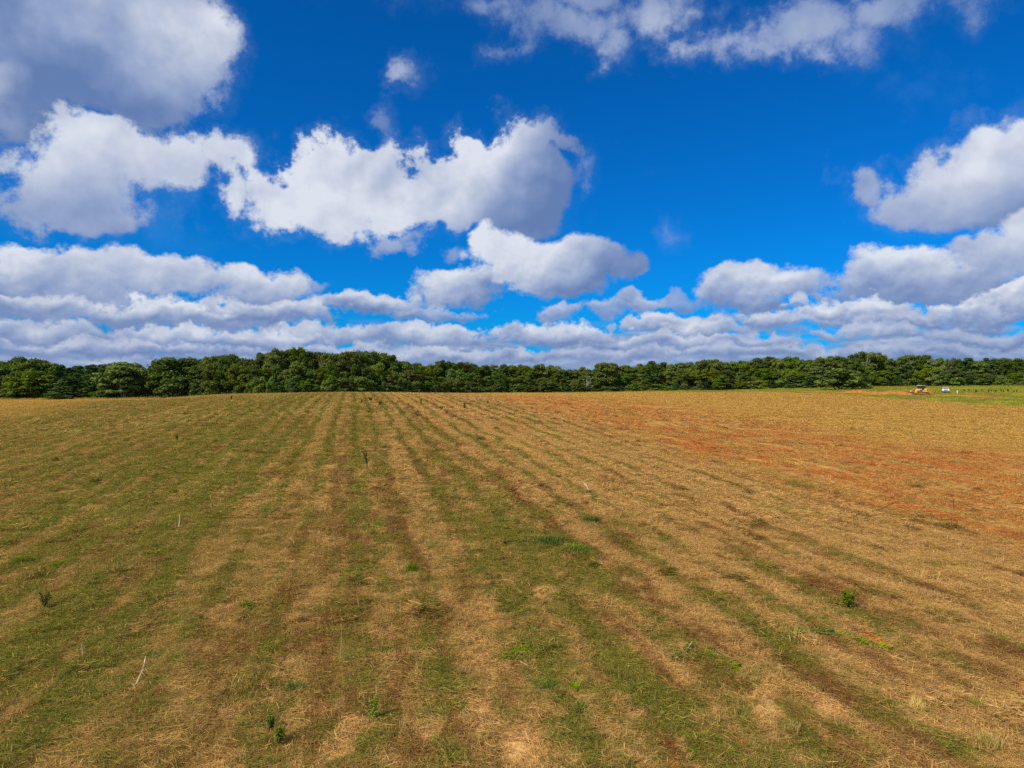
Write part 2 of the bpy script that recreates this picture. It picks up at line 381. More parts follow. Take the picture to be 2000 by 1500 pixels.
def graded(lo, fine0, fine1, hi, step, grow):
    v = list(np.arange(fine0, fine1, step)); s = step; c = v[-1]
    while c < hi: s *= grow; c += s; v.append(c)
    s = step; c = fine0
    while c > lo: s *= grow; c -= s; v.insert(0, c)
    return np.array(v)
def mesh_from(name, V, Fq, mats=(), smooth=False):
    me = bpy.data.meshes.new(name)
    V = np.asarray(V, np.float32); Fq = np.asarray(Fq, np.int32)
    k = Fq.shape[1]
    me.vertices.add(len(V)); me.vertices.foreach_set('co', V.ravel())
    me.loops.add(Fq.size); me.loops.foreach_set('vertex_index', Fq.ravel())
    me.polygons.add(len(Fq)); me.polygons.foreach_set('loop_start', np.arange(0, Fq.size, k, dtype=np.int32))
    me.polygons.foreach_set('loop_total', np.full(len(Fq), k, np.int32))
    if smooth: me.polygons.foreach_set('use_smooth', np.ones(len(Fq), bool))
    me.update(calc_edges=True); me.validate()
    for m in mats: me.materials.append(m)
    return me
def fattr(me, name, arr):
    a = me.attributes.new(name, 'FLOAT', 'POINT'); a.data.foreach_set('value', np.asarray(arr, np.float32))
def link(name, me, parent=None, loc=None, **props):
    o = bpy.data.objects.new(name, me); COL.objects.link(o)
    if parent is not None: o.parent = parent
    if loc is not None: o.location = loc
    for k, v in props.items(): o[k] = v
    return o

# ------------------------------------------------------------------ ground colour, shared by the ground and by what lies on it
def field_group():
    t = bpy.data.node_groups.new("field_colour", 'ShaderNodeTree'); g = NT(t)
    for nm in ('orange', 'gold', 'meadow', 'dirt', 'floor'):
        t.interface.new_socket(nm, in_out='INPUT', socket_type='NodeSocketFloat')
    t.interface.new_socket('Color', in_out='OUTPUT', socket_type='NodeSocketColor')
    t.interface.new_socket('Green', in_out='OUTPUT', socket_type='NodeSocketFloat')
    gi = g.n('NodeGroupInput'); go = g.n('NodeGroupOutput')
    geo = g.n('ShaderNodeNewGeometry')
    P = g.v('MULTIPLY', geo.outputs['Position'], (1, 1, 0))
    s = g.v('DOT_PRODUCT', P, (ct, st, 0)); l = g.v('DOT_PRODUCT', P, (-st, ct, 0))
    wob = g.m('SUBTRACT', g.noise(P, 0.13, 3, .5), .5)
    s2 = g.m('MULTIPLY_ADD', wob, 1.6, s)
    S = g.comb(s2, g.m('MULTIPLY', l, 0.26), 0)          # stretched along the rows
    q = g.m('DIVIDE', s2, STRIP); fl = g.m('FLOOR', q); fr = g.m('SUBTRACT', q, fl)
    wn = g.n('ShaderNodeTexWhiteNoise', noise_dimensions='1D'); g.put(wn.inputs['W'], fl)
    rnd = wn.outputs[0]
    edge = g.mr(g.m('ABSOLUTE', g.m('SUBTRACT', fr, .5)), 0.17, 0.46, smooth=True)   # windrow between passes
    ed2 = g.mr(g.m('ABSOLUTE', g.m('SUBTRACT', fr, .5)), 0.27, 0.5, smooth=True)
    n_big = g.noise(P, 0.055, 4, .55)
    n_row = g.noise(S, 0.75, 5, .6)
    n_row2 = g.noise(g.v('ADD', S, (31, 7, 0)), 0.95, 5, .62)
    n_mid = g.noise(P, .85, 6, .66)
    n_fin = g.noise(P, 7.0, 5, .7)
    px_ = g.sep(P)[0]; py_ = g.sep(P)[1]
    lean = g.mr(s, -7, 15, 0.024, -0.060)      # greener on the left side
    n_pat = g.noise(g.v('ADD', P, (71, 3, 0)), 1.7, 5, .7)
    gr = g.m('ADD', g.m('MULTIPLY', n_row, .42), g.m('ADD', g.m('MULTIPLY', n_mid, .26), g.m('MULTIPLY', n_pat, .38)))
    gr = g.m('SUBTRACT', gr, .03)
    gr = g.m('ADD', gr, g.m('MULTIPLY', g.m('SUBTRACT', edge, .42), g.mr(py_, 15, 110, .045, .13)))
    b1 = g.noise(g.comb(s2, g.m('MULTIPLY', l, .035), 1.7), .30, 2, .5); b2 = g.noise(g.comb(s2, g.m('MULTIPLY', l, .05), 8.3), .42, 2, .5)
    gr = g.m('ADD', gr, g.m('MULTIPLY', g.m('SUBTRACT', b1, .5), .20))
    gr = g.m('ADD', gr, g.m('MULTIPLY', g.m('SUBTRACT', n_fin, .5), .26))
    gr = g.m('ADD', gr, g.m('MULTIPLY', g.m('SUBTRACT', rnd, .5), .05))
    gr = g.m('ADD', gr, g.m('MULTIPLY', g.m('SUBTRACT', n_big, .5), .22))
    gr = g.m('ADD', gr, lean)
    green = g.mr(gr, 0.425, 0.575, smooth=True)
    olive = g.m('MULTIPLY', g.mr(g.m('ADD', n_mid, g.m('MULTIPLY', lean, 3.2)), .36, .62), .62)
    br = g.m('ADD', g.m('MULTIPLY', n_row2, .7), g.m('MULTIPLY', n_mid, .3))
    br = g.m('ADD', br, g.m('MULTIPLY', g.m('SUBTRACT', ed2, .3), g.mr(py_, 15, 110, .07, .17)))
    br = g.m('ADD', br, g.m('MULTIPLY', g.m('SUBTRACT', b2, .5), .48))
    br = g.m('ADD', br, g.m('MULTIPLY', g.m('SUBTRACT', n_fin, .5), .10))
    br = g.m('SUBTRACT', br, g.mr(s, 5, 15, 0, .05))
    brown = g.mr(br, 0.445, 0.60, smooth=True)
    tan = g.mix(g.mr(n_fin, .3, .7), (*C_TAN0, 1), (*C_TAN1, 1))
    tan = g.mix(g.m('MULTIPLY', brown, .85), tan, (*C_BROWN, 1))
    tan = g.mix(olive, tan, (0.25, 0.19, 0.04, 1))
    grc = g.mix(g.mr(n_mid, .35, .65), (*C_GR0, 1), (*C_GR1, 1))
    grc = g.mix(g.mr(n_fin, .45, .75), grc, (*C_GR2, 1))
    col = g.mix(g.m('MULTIPLY', green, .86), tan, grc)
    deep = g.mr(g.m('ADD', g.noise(g.v('ADD', P, (17, 41, 0)), 1.25, 6, .72), g.m('MULTIPLY', lean, .8)), .56, .66, smooth=True)
    col = g.mix(g.m('MULTIPLY', g.m('MULTIPLY', deep, green), .75), col, (.055, .105, .014, 1))
    drk = g.mr(g.noise(g.v('ADD', S, (3, 91, 0)), 1.9, 6, .75), .56, .68, smooth=True)
    col = g.mix(g.m('MULTIPLY', drk, .6), col, (.15, .075, .028, 1))
    # bare sandy patches
    bare = g.mr(g.noise(g.v('ADD', P, (9, 3, 0)), .55, 4, .6), .64, .70, smooth=True)
    col = g.mix(g.m('MULTIPLY', bare, .8), col, (*C_SAND, 1))
    bare2 = g.mr(g.noise(g.v('ADD', S, (5, 13, 0)), .6, 4, .6), .685, .73, smooth=True)
    col = g.mix(g.m('MULTIPLY', bare2, .8), col, (*C_CLAY, 1))
    for (bx, by, br_) in BARE:
        dd = g.v('LENGTH', g.v('MULTIPLY', g.v('SUBTRACT', P, (bx, by, 0)), (1, .6, 1)))
        f_ = g.mr(g.m('ADD', dd, g.m('MULTIPLY', g.m('SUBTRACT', n_mid, .5), 1.4)), br_*1.25, br_*.7, smooth=True)
        col = g.mix(g.m('MULTIPLY', f_, .85), col, (*C_SAND, 1))
    # gold zone: short pale stubble, fine streaks along the rows
    SG = g.comb(g.m('MULTIPLY', s, 1.0), g.m('MULTIPLY', l, 0.10), 0)
    st1 = g.noise(SG, 1.1, 6, .65); st2 = g.noise(g.v('ADD', SG, (50, 2, 0)), .28, 4, .6)
    gc = g.mix(g.mr(st1, .35, .65), (*C_GOLD0, 1), (*C_GOLD1, 1))
    gc = g.mix(g.mr(n_mid, .5, .75, 0, .55), gc, (*C_GOLD2, 1))
    gc = g.mix(g.mr(st2, .5, .72, 0, .55), gc, (*C_GOLDG, 1))
    gc = g.mix(g.m('MULTIPLY', g.mr(g.m('ADD', st1, g.m('MULTIPLY', st2, .5)), .82, .95), .55), gc, (*C_CLAY, 1))
    col = g.mix(gi.outputs['gold'], col, gc)
    # clay showing between the rows
    oc = g.mr(g.m('ADD', g.m('MULTIPLY', g.noise(g.comb(s, g.m('MULTIPLY', l, .16), 3.0), .8, 5, .65), .7), g.m('MULTIPLY', n_mid, .3)), .44, .60, smooth=True)
    ocol = g.mix(g.mr(n_fin, .35, .7), (*C_CLAY, 1), (*C_CLAY2, 1))
    obg = g.mix(g.mr(st1, .4, .6), (*C_GOLD1, 1), (*C_TAN0, 1))
    obg = g.mix(g.mr(n_row, .5, .66, 0, .7), obg, (*C_BROWN, 1))
    ocol = g.mix(oc, obg, ocol)
    col = g.mix(gi.outputs['orange'], col, ocol)
    mc = g.mix(g.mr(g.noise(P, .5, 5, .65), .35, .65), (*C_MEAD0, 1), (*C_MEAD1, 1))
    mc = g.mix(g.mr(g.noise(P, .09, 3, .5), .5, .65, 0, .8), mc, (*C_MEAD2, 1))
    col = g.mix(gi.outputs['meadow'], col, mc)
    dc = g.mix(g.mr(g.noise(P, .6, 5, .65), .35, .65), (*C_CLAY, 1), (*C_CLAY3, 1))
    col = g.mix(gi.outputs['dirt'], col, dc)
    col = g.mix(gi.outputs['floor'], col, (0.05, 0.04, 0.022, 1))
    nz = g.m('MAXIMUM', g.m('MAXIMUM', gi.outputs['gold'], gi.outputs['orange']), gi.outputs['dirt'])
    g.put(go.inputs[0], col); g.put(go.inputs[1], g.m('MULTIPLY', green, g.m('SUBTRACT', 1.0, nz)))
    return t
C_TAN0 = (0.45, 0.255, 0.078); C_TAN1 = (0.72, 0.46, 0.16); C_BROWN = (0.215, 0.082, 0.03)
C_GR0 = (0.10, 0.125, 0.015); C_GR1 = (0.25, 0.22, 0.035); C_GR2 = (0.36, 0.29, 0.055)
C_SAND = (0.72, 0.42, 0.15); C_CLAY = (0.66, 0.23, 0.055); C_CLAY2 = (0.46, 0.17, 0.05); C_CLAY3 = (0.40, 0.12, 0.03)
C_GOLD0 = (0.48, 0.29, 0.07); C_GOLD1 = (0.66, 0.42, 0.11); C_GOLD2 = (0.46, 0.25, 0.05); C_GOLDG = (0.38, 0.29, 0.045)
C_MEAD0 = (0.22, 0.26, 0.035); C_MEAD1 = (0.36, 0.36, 0.05); C_MEAD2 = (0.50, 0.44, 0.05)
BARE = [(*pix(px_, py_)[:2], r_) for px_, py_, r_ in [(935,1392,.32),(678,1448,.42),(1020,1470,.4),(1495,1388,.4),(840,1430,.3),(1065,1165,.4),(1500,1372,.25),(640,915,.6),(1625,1392,.3)]]
FG = field_group()
MN = ('orange', 'gold', 'meadow', 'dirt', 'floor')
def new_mat(name):
    m = bpy.data.materials.new(name); m.use_nodes = True; m.node_tree.nodes.clear()
    g = NT(m.node_tree); out = g.n('ShaderNodeOutputMaterial')
    return m, g, out
def ground_mat():
    m, g, out = new_mat('field_soil_and_thatch')
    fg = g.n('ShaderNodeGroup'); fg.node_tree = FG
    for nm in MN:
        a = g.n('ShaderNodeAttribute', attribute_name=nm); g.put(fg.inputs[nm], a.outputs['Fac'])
    geo = g.n('ShaderNodeNewGeometry'); P = geo.outputs['Position']
    b = g.n('ShaderNodeBsdfPrincipled'); b.inputs['Roughness'].default_value = .95; b.inputs['Specular IOR Level'].default_value = .1
    spk = g.noise(P, 9.0, 5, .75)
    colv = g.mix(1.0, fg.outputs[0], g.ramp(spk, [(0.25, (.35, .33, .3)), (.5, (.82, .8, .78)), (.75, (1.25, 1.25, 1.2))]), blend='MULTIPLY')
    g.put(b.inputs['Base Color'], colv)
    bm = g.n('ShaderNodeBump'); bm.inputs['Strength'].default_value = 1.0; bm.inputs['Distance'].default_value = .16
    hh = g.m('ADD', g.noise(P, 1.6, 5, .68), g.m('MULTIPLY', g.noise(P, 14, 4, .7), .25))
    g.put(bm.inputs['Height'], hh); g.put(b.inputs['Normal'], bm.outputs[0])
    g.put(out.inputs[0], b.outputs[0]); return m
M_GROUND = ground_mat()
gx = graded(-3500, -34, 34, 3500, .22, 1.035)
gy = graded(-400, 9, 46, 4000, .22, 1.022)
XX, YY = np.meshgrid(gx, gy)
ZZ = ground_z(XX, YY)
nx, ny = len(gx), len(gy)
ii = (np.arange(ny-1)[:, None]*nx+np.arange(nx-1)[None, :]).ravel()
me = mesh_from('ground', np.c_[XX.ravel(), YY.ravel(), ZZ.ravel()], np.c_[ii, ii+1, ii+nx+1, ii+nx], [M_GROUND], True)
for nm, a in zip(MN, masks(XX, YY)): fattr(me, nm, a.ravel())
link('ground', me, kind='structure')
print('ground quads', len(ii))

# ------------------------------------------------------------------ grass and straw
def blade_mat(name, hue, sat_var=.25, trans=.25, kind='field'):
    m, g, out = new_mat(name)
    rn = g.n('ShaderNodeAttribute', attribute_name='rnd').outputs['Fac']
    oi = g.n('ShaderNodeObjectInfo').outputs['Random']
    fg = g.n('ShaderNodeGroup'); fg.node_tree = FG
    for nm in MN:
        a = g.n('ShaderNodeAttribute', attribute_name=nm, attribute_type='INSTANCER'); g.put(fg.inputs[nm], a.outputs['Fac'])
    c = fg.outputs[0]
    if kind == 'field':
        # individual stalks: bleached, brown or green among the local colour
        straw = g.mix(g.m('FRACT', g.m('MULTIPLY', rn, 13.7)), (.92, .60, .20, 1), (.70, .37, .08, 1))
        dark = (.17, .085, .035, 1)
        gre = g.mix(g.m('FRACT', g.m('MULTIPLY', rn, 7.3)), (.08, .13, .016, 1), (.22, .25, .03, 1))
        isg = g.m('MULTIPLY', fg.outputs[1], g.m('LESS_THAN', rn, .55))
        c = g.mix(g.m('MULTIPLY', g.m('GREATER_THAN', rn, .87), .5), c, straw)
        c = g.mix(g.m('MULTIPLY', g.m('MULTIPLY', g.m('GREATER_THAN', rn, .66), g.m('LESS_THAN', rn, .80)), .6), c, dark)
        c = g.mix(g.m('MULTIPLY', isg, .6), c, gre)
    var = g.m('MULTIPLY_ADD', g.m('FRACT', g.m('MULTIPLY', rn, 31.7)), .6, .72)
    c = g.mix(1.0, c, g.comb(var, var, var), blend='MULTIPLY')
    d = g.n('ShaderNodeBsdfDiffuse'); tr = g.n('ShaderNodeBsdfTranslucent'); mx_ = g.n('ShaderNodeMixShader')
    g.put(d.inputs[0], c); g.put(tr.inputs[0], c); mx_.inputs[0].default_value = trans
    g.put(mx_.inputs[1], d.outputs[0]); g.put(mx_.inputs[2], tr.outputs[0]); g.put(out.inputs[0], mx_.outputs[0])
    return m
M_BLADE = blade_mat('cut_straw', None)
def blades(n, size, lmin, lmax, w, lift, standing, r, align=.0, hh=.05):
    """n bent blades inside a square patch, mostly lying; returns verts, quads, rnd"""
    x = r.uniform(-size/2, size/2, n); y = r.uniform(-size/2, size/2, n); z = r.uniform(0, hh, n)
    a = r.uniform(0, 2*np.pi, n); al = r.random(n) < align; a[al] = np.pi/2+r.normal(0, .35, al.sum())
    L = r.uniform(lmin, lmax, n)
    tilt = np.abs(r.normal(0, .14, n))+.02; up = r.random(n) < standing; tilt[up] = r.uniform(.5, 1.35, up.sum()); L[up] *= .75
    dx, dy, dz = np.cos(a)*np.cos(tilt), np.sin(a)*np.cos(tilt), np.sin(tilt)
    sx, sy = -np.sin(a), np.cos(a); ww = w*r.uniform(.6, 1.4, n)
    roll = r.uniform(-.9, .9, n); cz_ = np.sin(roll); cr = np.cos(roll)
    V = np.zeros((n, 6, 3)); droop = r.uniform(.0, .25, n)*L
    for k, (t, wk) in enumerate(((0, .8), (.55, 1.), (1., .25))):
        cx = x+dx*L*t; cyy = y+dy*L*t; cz2 = z+dz*L*t-droop*t*t*(tilt > .4)*.7+lift
        for j, sg in enumerate((-1, 1)):
            V[:, k*2+j, 0] = cx+sg*sx*ww*wk/2*cr; V[:, k*2+j, 1] = cyy+sg*sy*ww*wk/2*cr; V[:, k*2+j, 2] = cz2+sg*ww*wk/2*cz_
    b = np.arange(n)[:, None]*6
    Fq = np.concatenate([b+np.array([0, 1, 3, 2]), b+np.array([2, 3, 5, 4])], 0)
    rn = np.repeat(r.random(n), 6)
    return V.reshape(-1, 3), Fq, rn
def scatter(name, protos, pts, rotz, scl, idx, props):
    """one stuff object: points carrying rotation, size and kind; geometry nodes put a tuft on each"""
    me = bpy.data.meshes.new(name); me.vertices.add(len(pts)); me.vertices.foreach_set('co', np.asarray(pts, np.float32).ravel())
    fattr(me, 'rz', rotz); fattr(me, 'sz', scl); fattr(me, 'kd', idx)
    for nm, a in zip(MN, masks(pts[:, 0], pts[:, 1])): fattr(me, nm, a)
    o = link(name, me, **props)
    ng = bpy.data.node_groups.new(name+'_nodes', 'GeometryNodeTree')
    ng.interface.new_socket('Geometry', in_out='INPUT', socket_type='NodeSocketGeometry')
    ng.interface.new_socket('Geometry', in_out='OUTPUT', socket_type='NodeSocketGeometry')
    N = ng.nodes; L = ng.links
    gi = N.new('NodeGroupInput'); go = N.new('NodeGroupOutput')
    iop = N.new('GeometryNodeInstanceOnPoints'); g2i = N.new('GeometryNodeGeometryToInstance')
    iop.inputs['Pick Instance'].default_value = True
    def na(nm, ty='FLOAT'):
        q = N.new('GeometryNodeInputNamedAttribute'); q.data_type = ty; q.inputs[0].default_value = nm; return q.outputs[0]
    cx = N.new('ShaderNodeCombineXYZ'); L.new(na('rz'), cx.inputs[2]); L.new(cx.outputs[0], iop.inputs['Rotation'])
    L.new(na('sz'), iop.inputs['Scale']); L.new(na('kd'), iop.inputs['Instance Index'])
    L.new(gi.outputs[0], iop.inputs['Points'])
    for p in reversed(protos):
        oi = N.new('GeometryNodeObjectInfo'); oi.inputs[0].default_value = p; oi.inputs['As Instance'].default_value = True
        L.new(oi.outputs['Geometry'], g2i.inputs[0])
    L.new(g2i.outputs[0], iop.inputs['Instance']); L.new(iop.outputs[0], go.inputs[0])
    md = o.modifiers.new('tufts', 'NODES'); md.node_group = ng
    return o
protos_all = []
def proto(name, V, Fq, rn, mat):
    me = mesh_from(name, V, Fq, [mat]); fattr(me, 'rnd', rn)
    o = bpy.data.objects.new(name, me)     # never linked to the scene: only a source for the tufts
    protos_all.append(o); return o
r0 = np.random.default_rng(11)
near = [proto('straw_tuft', *blades(620, .85, .05, .22, .0065, .015, .05+.10*(k % 3 == 0), r0, .25, .07), M_BLADE) for k in range(7)]
mid = [proto('straw_tuft', *blades(800, 2.2, .10, .34, .013, .02, .05+.06*(k % 3 == 0), r0, .3, .07), M_BLADE) for k in range(6)]
far = [proto('straw_tuft', *blades(620, 4.5, .2, .6, .034, .02, .05, r0, .3, .06), M_BLADE) for k in range(4)]
def cover(d0, d1, step, margin=8, cond=None):
    pts = []
    y = d0
    ys = np.arange(d0, d1, step)
    for yv in ys:
        hw = yv*.76+margin
        xs = np.arange(-hw, hw, step); pts.append(np.c_[xs+r0.uniform(-.5, .5, len(xs))*step, yv+r0.uniform(-.5, .5, len(xs))*step])
    p = np.concatenate(pts); o_, go_, me_, di_, fl_ = masks(p[:, 0], p[:, 1])
    keep = r0.random(len(p)) > np.maximum(di_, np.maximum(me_, o_*.45))
    for bx, by, br_ in BARE: keep &= ~((np.hypot(p[:, 0]-bx, (p[:, 1]-by)*.6) < br_*.9) & (r0.random(len(p)) < .9))
    p = p[keep]; return np.c_[p, ground_z(p[:, 0], p[:, 1])]
def field(name, protos, p, s0, s1, lab):
    n = len(p); print(name, n)
    # straw lies roughly along the mowing direction in patches
    rot = TH+(vnoise(p[:, 0]/2.5, p[:, 1]/4, 44)-.5)*2.6+r0.normal(0, .5, n)+np.pi*(r0.random(n) < .5)
    # cut cover thins out over the bare spots
    scatter(name, protos, p, rot, r0.uniform(s0, s1, n), r0.integers(0, len(protos), n), dict(kind='stuff', label=lab))
field('cut_straw', near, cover(9, 34, .42), .75, 1.3, 'matted cut straw and clipped grass lying in mown rows in the foreground')
field('mown_grass', mid, cover(34, 88, 1.15), .8, 1.3, 'mown dry and green grass lying in rows across the middle of the field')
field('stubble', far, cover(88, 286, 2.9), .8, 1.2, 'short dry stubble on the far part of the field')

# tangled heaps and standing tufts that stick out of the cover and throw small shadows
def heap_tuft(n, rad, hgt, lmin, lmax, w, up, r):
    a = r.uniform(0, 2*np.pi, n); q = rad*np.sqrt(r.random(n)); x = np.cos(a)*q; y = np.sin(a)*q; hz = hgt*(1-(q/rad)**2)*r.random(n)
    V, Fq, rn = blades(n, .01, lmin, lmax, w, 0, up, r, 0, .01)
    V[:, 0] += np.repeat(x, 6); V[:, 1] += np.repeat(y, 6); V[:, 2] += np.repeat(hz, 6); return V, Fq, rn
heaps = [proto('straw_heap', *heap_tuft(380, r0.uniform(.14, .28), r0.uniform(.07, .15), .06, .20, .0075, u_, r0), M_BLADE) for u_ in (.05, .1, .35, .6, .05, .2)]
def sow(d0, d1, dens):
    n_ = int((d1**2-d0**2)*.77*dens); d = np.sqrt(r0.uniform(d0**2, d1**2, n_)); u = r0.uniform(-.8, .8, n_); p = np.c_[u*d, d]
    s_ = strip_s(p[:, 0], p[:, 1]); f = np.abs(s_/STRIP-np.floor(s_/STRIP)-.5)*2
    keep = (vnoise(p[:, 0]/2.2, p[:, 1]/3.5, 61)*.7+.45*f > r0.random(n_)*.9+.12); o_, go_, me_, di_, fl_ = masks(p[:, 0], p[:, 1])
    keep &= (me_ < .4) & (di_ < .3) & (r0.random(n_) > go_*.6); p = p[keep]; return np.c_[p, ground_z(p[:, 0], p[:, 1])]
for nm_, a_, b_, de_, sc_ in (('straw_heaps', 9, 45, 2.0, 1.0), ('straw_heaps', 45, 130, .55, 1.4)):
    p_ = sow(a_, b_, de_); n_ = len(p_); print(nm_, n_)
    scatter(nm_, heaps, p_, r0.uniform(0, 6.28, n_), sc_*r0.lognormal(-.15, .38, n_), r0.integers(0, len(heaps), n_),
            dict(kind='stuff', label='small tangled heaps and tufts of straw and grass standing out of the mown rows'))

# ------------------------------------------------------------------ meadow grass, upright
r1 = np.random.default_rng(5)
mead = [proto('meadow_tuft', *blades(260, 2.6, .35, .8, .045, .0, .85, r1, 0, .05), M_BLADE) for k in range(4)]
pm = []
xs = np.arange(60, 235, 1.5)
for yv in np.arange(120, 292, 1.5): pm.append(np.c_[xs+r1.uniform(-.8, .8, len(xs)), np.full(len(xs), yv)+r1.uniform(-.8, .8, len(xs))])
pm = np.concatenate(pm); mm = masks(pm[:, 0], pm[:, 1]); u_ = pm[:, 0]/pm[:, 1]
pm = pm[(mm[2] > .6) & (mm[4] < .5) & (u_ < .84) & (r1.random(len(pm)) < .8)]
# unmown fringe in front of the wood
fx = []
for px in np.arange(-150, 2150, 4.2):
    for k in range(2):
        d = tree_dist(px)-r1.uniform(-2, 4.5); fx.append(((px-1000)/F*d, d))
mm_f = np.r_[np.zeros(len(pm), bool), np.ones(len(fx), bool)]; pm = np.concatenate([pm, np.array(fx)]); print('meadow', len(pm))
scatter('meadow_grass', mead, np.c_[pm, ground_z(pm[:, 0], pm[:, 1])], r1.uniform(0, 6.28, len(pm)), r1.uniform(.45, 1.0, len(pm))*np.where(poly_dist(pm[:, 0], pm[:, 1]+3, DIRT) < 6, .35, 1)*np.where(mm_f, 1.5, 1),
        r1.integers(0, 4, len(pm)), dict(kind='stuff', label='uncut green meadow grass beyond the mown field'))

# ------------------------------------------------------------------ simple materials
def plain(name, col, rough=.6, metal=0., var=.15, scale=3., spec=.4, bump=0.):
    m, g, out = new_mat(name); b = g.n('ShaderNodeBsdfPrincipled')
    tc = g.n('ShaderNodeTexCoord'); nz = g.noise(tc.outputs['Object'], scale, 5, .65)
    lo = tuple(c*(1-var) for c in col); hi = tuple(min(1, c*(1+var)) for c in col)
    g.put(b.inputs['Base Color'], g.ramp(nz, [(.3, lo), (.7, hi)]))
    b.inputs['Roughness'].default_value = rough; b.inputs['Metallic'].default_value = metal; b.inputs['Specular IOR Level'].default_value = spec
    if bump:
        bm = g.n('ShaderNodeBump'); bm.inputs['Strength'].default_value = bump; g.put(bm.inputs['Height'], nz); g.put(b.inputs['Normal'], bm.outputs[0])
    g.put(out.inputs[0], b.outputs[0]); return m
def leaf_mat(name, c0, c1, trans=.3):
    m, g, out = new_mat(name)
    rn = g.n('ShaderNodeAttribute', attribute_name='rnd').outputs['Fac']
    oi = g.n('ShaderNodeObjectInfo').outputs['Random']
    c = g.mix(rn, (*c0, 1), (*c1, 1))
    hs = g.n('ShaderNodeHueSaturation'); g.put(hs.inputs['Color'], c)
    g.put(hs.inputs['Hue'], g.mr(oi, 0, 1, .472, .518)); g.put(hs.inputs['Value'], g.mr(g.m('FRACT', g.m('MULTIPLY', oi, 7.13)), 0, 1, .72, 1.35))
    g.put(hs.inputs['Saturation'], g.mr(g.m('FRACT', g.m('MULTIPLY', oi, 3.7)), 0, 1, .85, 1.08))
    d = g.n('ShaderNodeBsdfDiffuse'); tr = g.n('ShaderNodeBsdfTranslucent'); mx_ = g.n('ShaderNodeMixShader')
    g.put(d.inputs[0], hs.outputs[0]); g.put(tr.inputs[0], hs.outputs[0]); mx_.inputs[0].default_value = trans
    g.put(mx_.inputs[1], d.outputs[0]); g.put(mx_.inputs[2], tr.outputs[0]); g.put(out.inputs[0], mx_.outputs[0]); return m
M_OAK = leaf_mat('oak_leaves', (.046, .085, .012), (.145, .195, .026))
M_LITE = leaf_mat('light_leaves', (.068, .12, .014), (.18, .235, .032))
M_PINE = leaf_mat('pine_needles', (.032, .072, .020), (.090, .150, .038), .15)
M_SHRUB = leaf_mat('shrub_leaves', (.068, .125, .016), (.18, .24, .034))
M_OCHRE = leaf_mat('turning_leaves', (.12, .11, .02), (.24, .17, .04))
M_BARK = plain('bark', (.16, .125, .10), .9, bump=.4, spec=.1)
M_PALE = plain('pale_bark', (.48, .42, .36), .9, bump=.3, spec=.1)
M_DEAD = plain('dry_stalk', (.50, .36, .20), .85, spec=.1)
M_DARKST = plain('dark_stalk', (.10, .06, .035), .9, spec=.1)
M_WHITEST = plain('bleached_stick', (.74, .62, .42), .8, spec=.1)
M_FROND = leaf_mat('feathery_green', (.055, .13, .008), (.17, .28, .02), .35)
M_LIME = leaf_mat('lime_green', (.15, .27, .012), (.33, .42, .028), .4)
M_NEEDLE = leaf_mat('seedling_needles', (.085, .16, .010), (.19, .28, .03), .4)
M_TUFT = leaf_mat('bleached_tuft', (.50, .31, .09), (.74, .50, .17), .35)

# ------------------------------------------------------------------ tubes
def tube(path, rad, seg=6):
    path = np.asarray(path, float); n = len(path); V = []; Fq = []
    for i in range(n):
        d = path[min(i+1, n-1)]-path[max(i-1, 0)]; d /= np.linalg.norm(d)+1e-9
        a = np.cross(d, [0, 0, 1]) if abs(d[2]) < .95 else np.cross(d, [1, 0, 0]); a /= np.linalg.norm(a); b = np.cross(d, a)
        for k in range(seg):
            t = 2*np.pi*k/seg; V.append(path[i]+rad[i]*(a*np.cos(t)+b*np.sin(t)))
    for i in range(n-1):
        for k in range(seg): Fq.append((i*seg+k, i*seg+(k+1) % seg, (i+1)*seg+(k+1) % seg, (i+1)*seg+k))
    c = len(V); V.append(path[-1]); V.append(path[-1]); 
    return np.array(V), np.array(Fq)
def join(parts):
    V = []; Fq = []; o = 0
    for v, f in parts: V.append(v); Fq.append(f+o); o += len(v)
    return np.concatenate(V), np.concatenate(Fq)

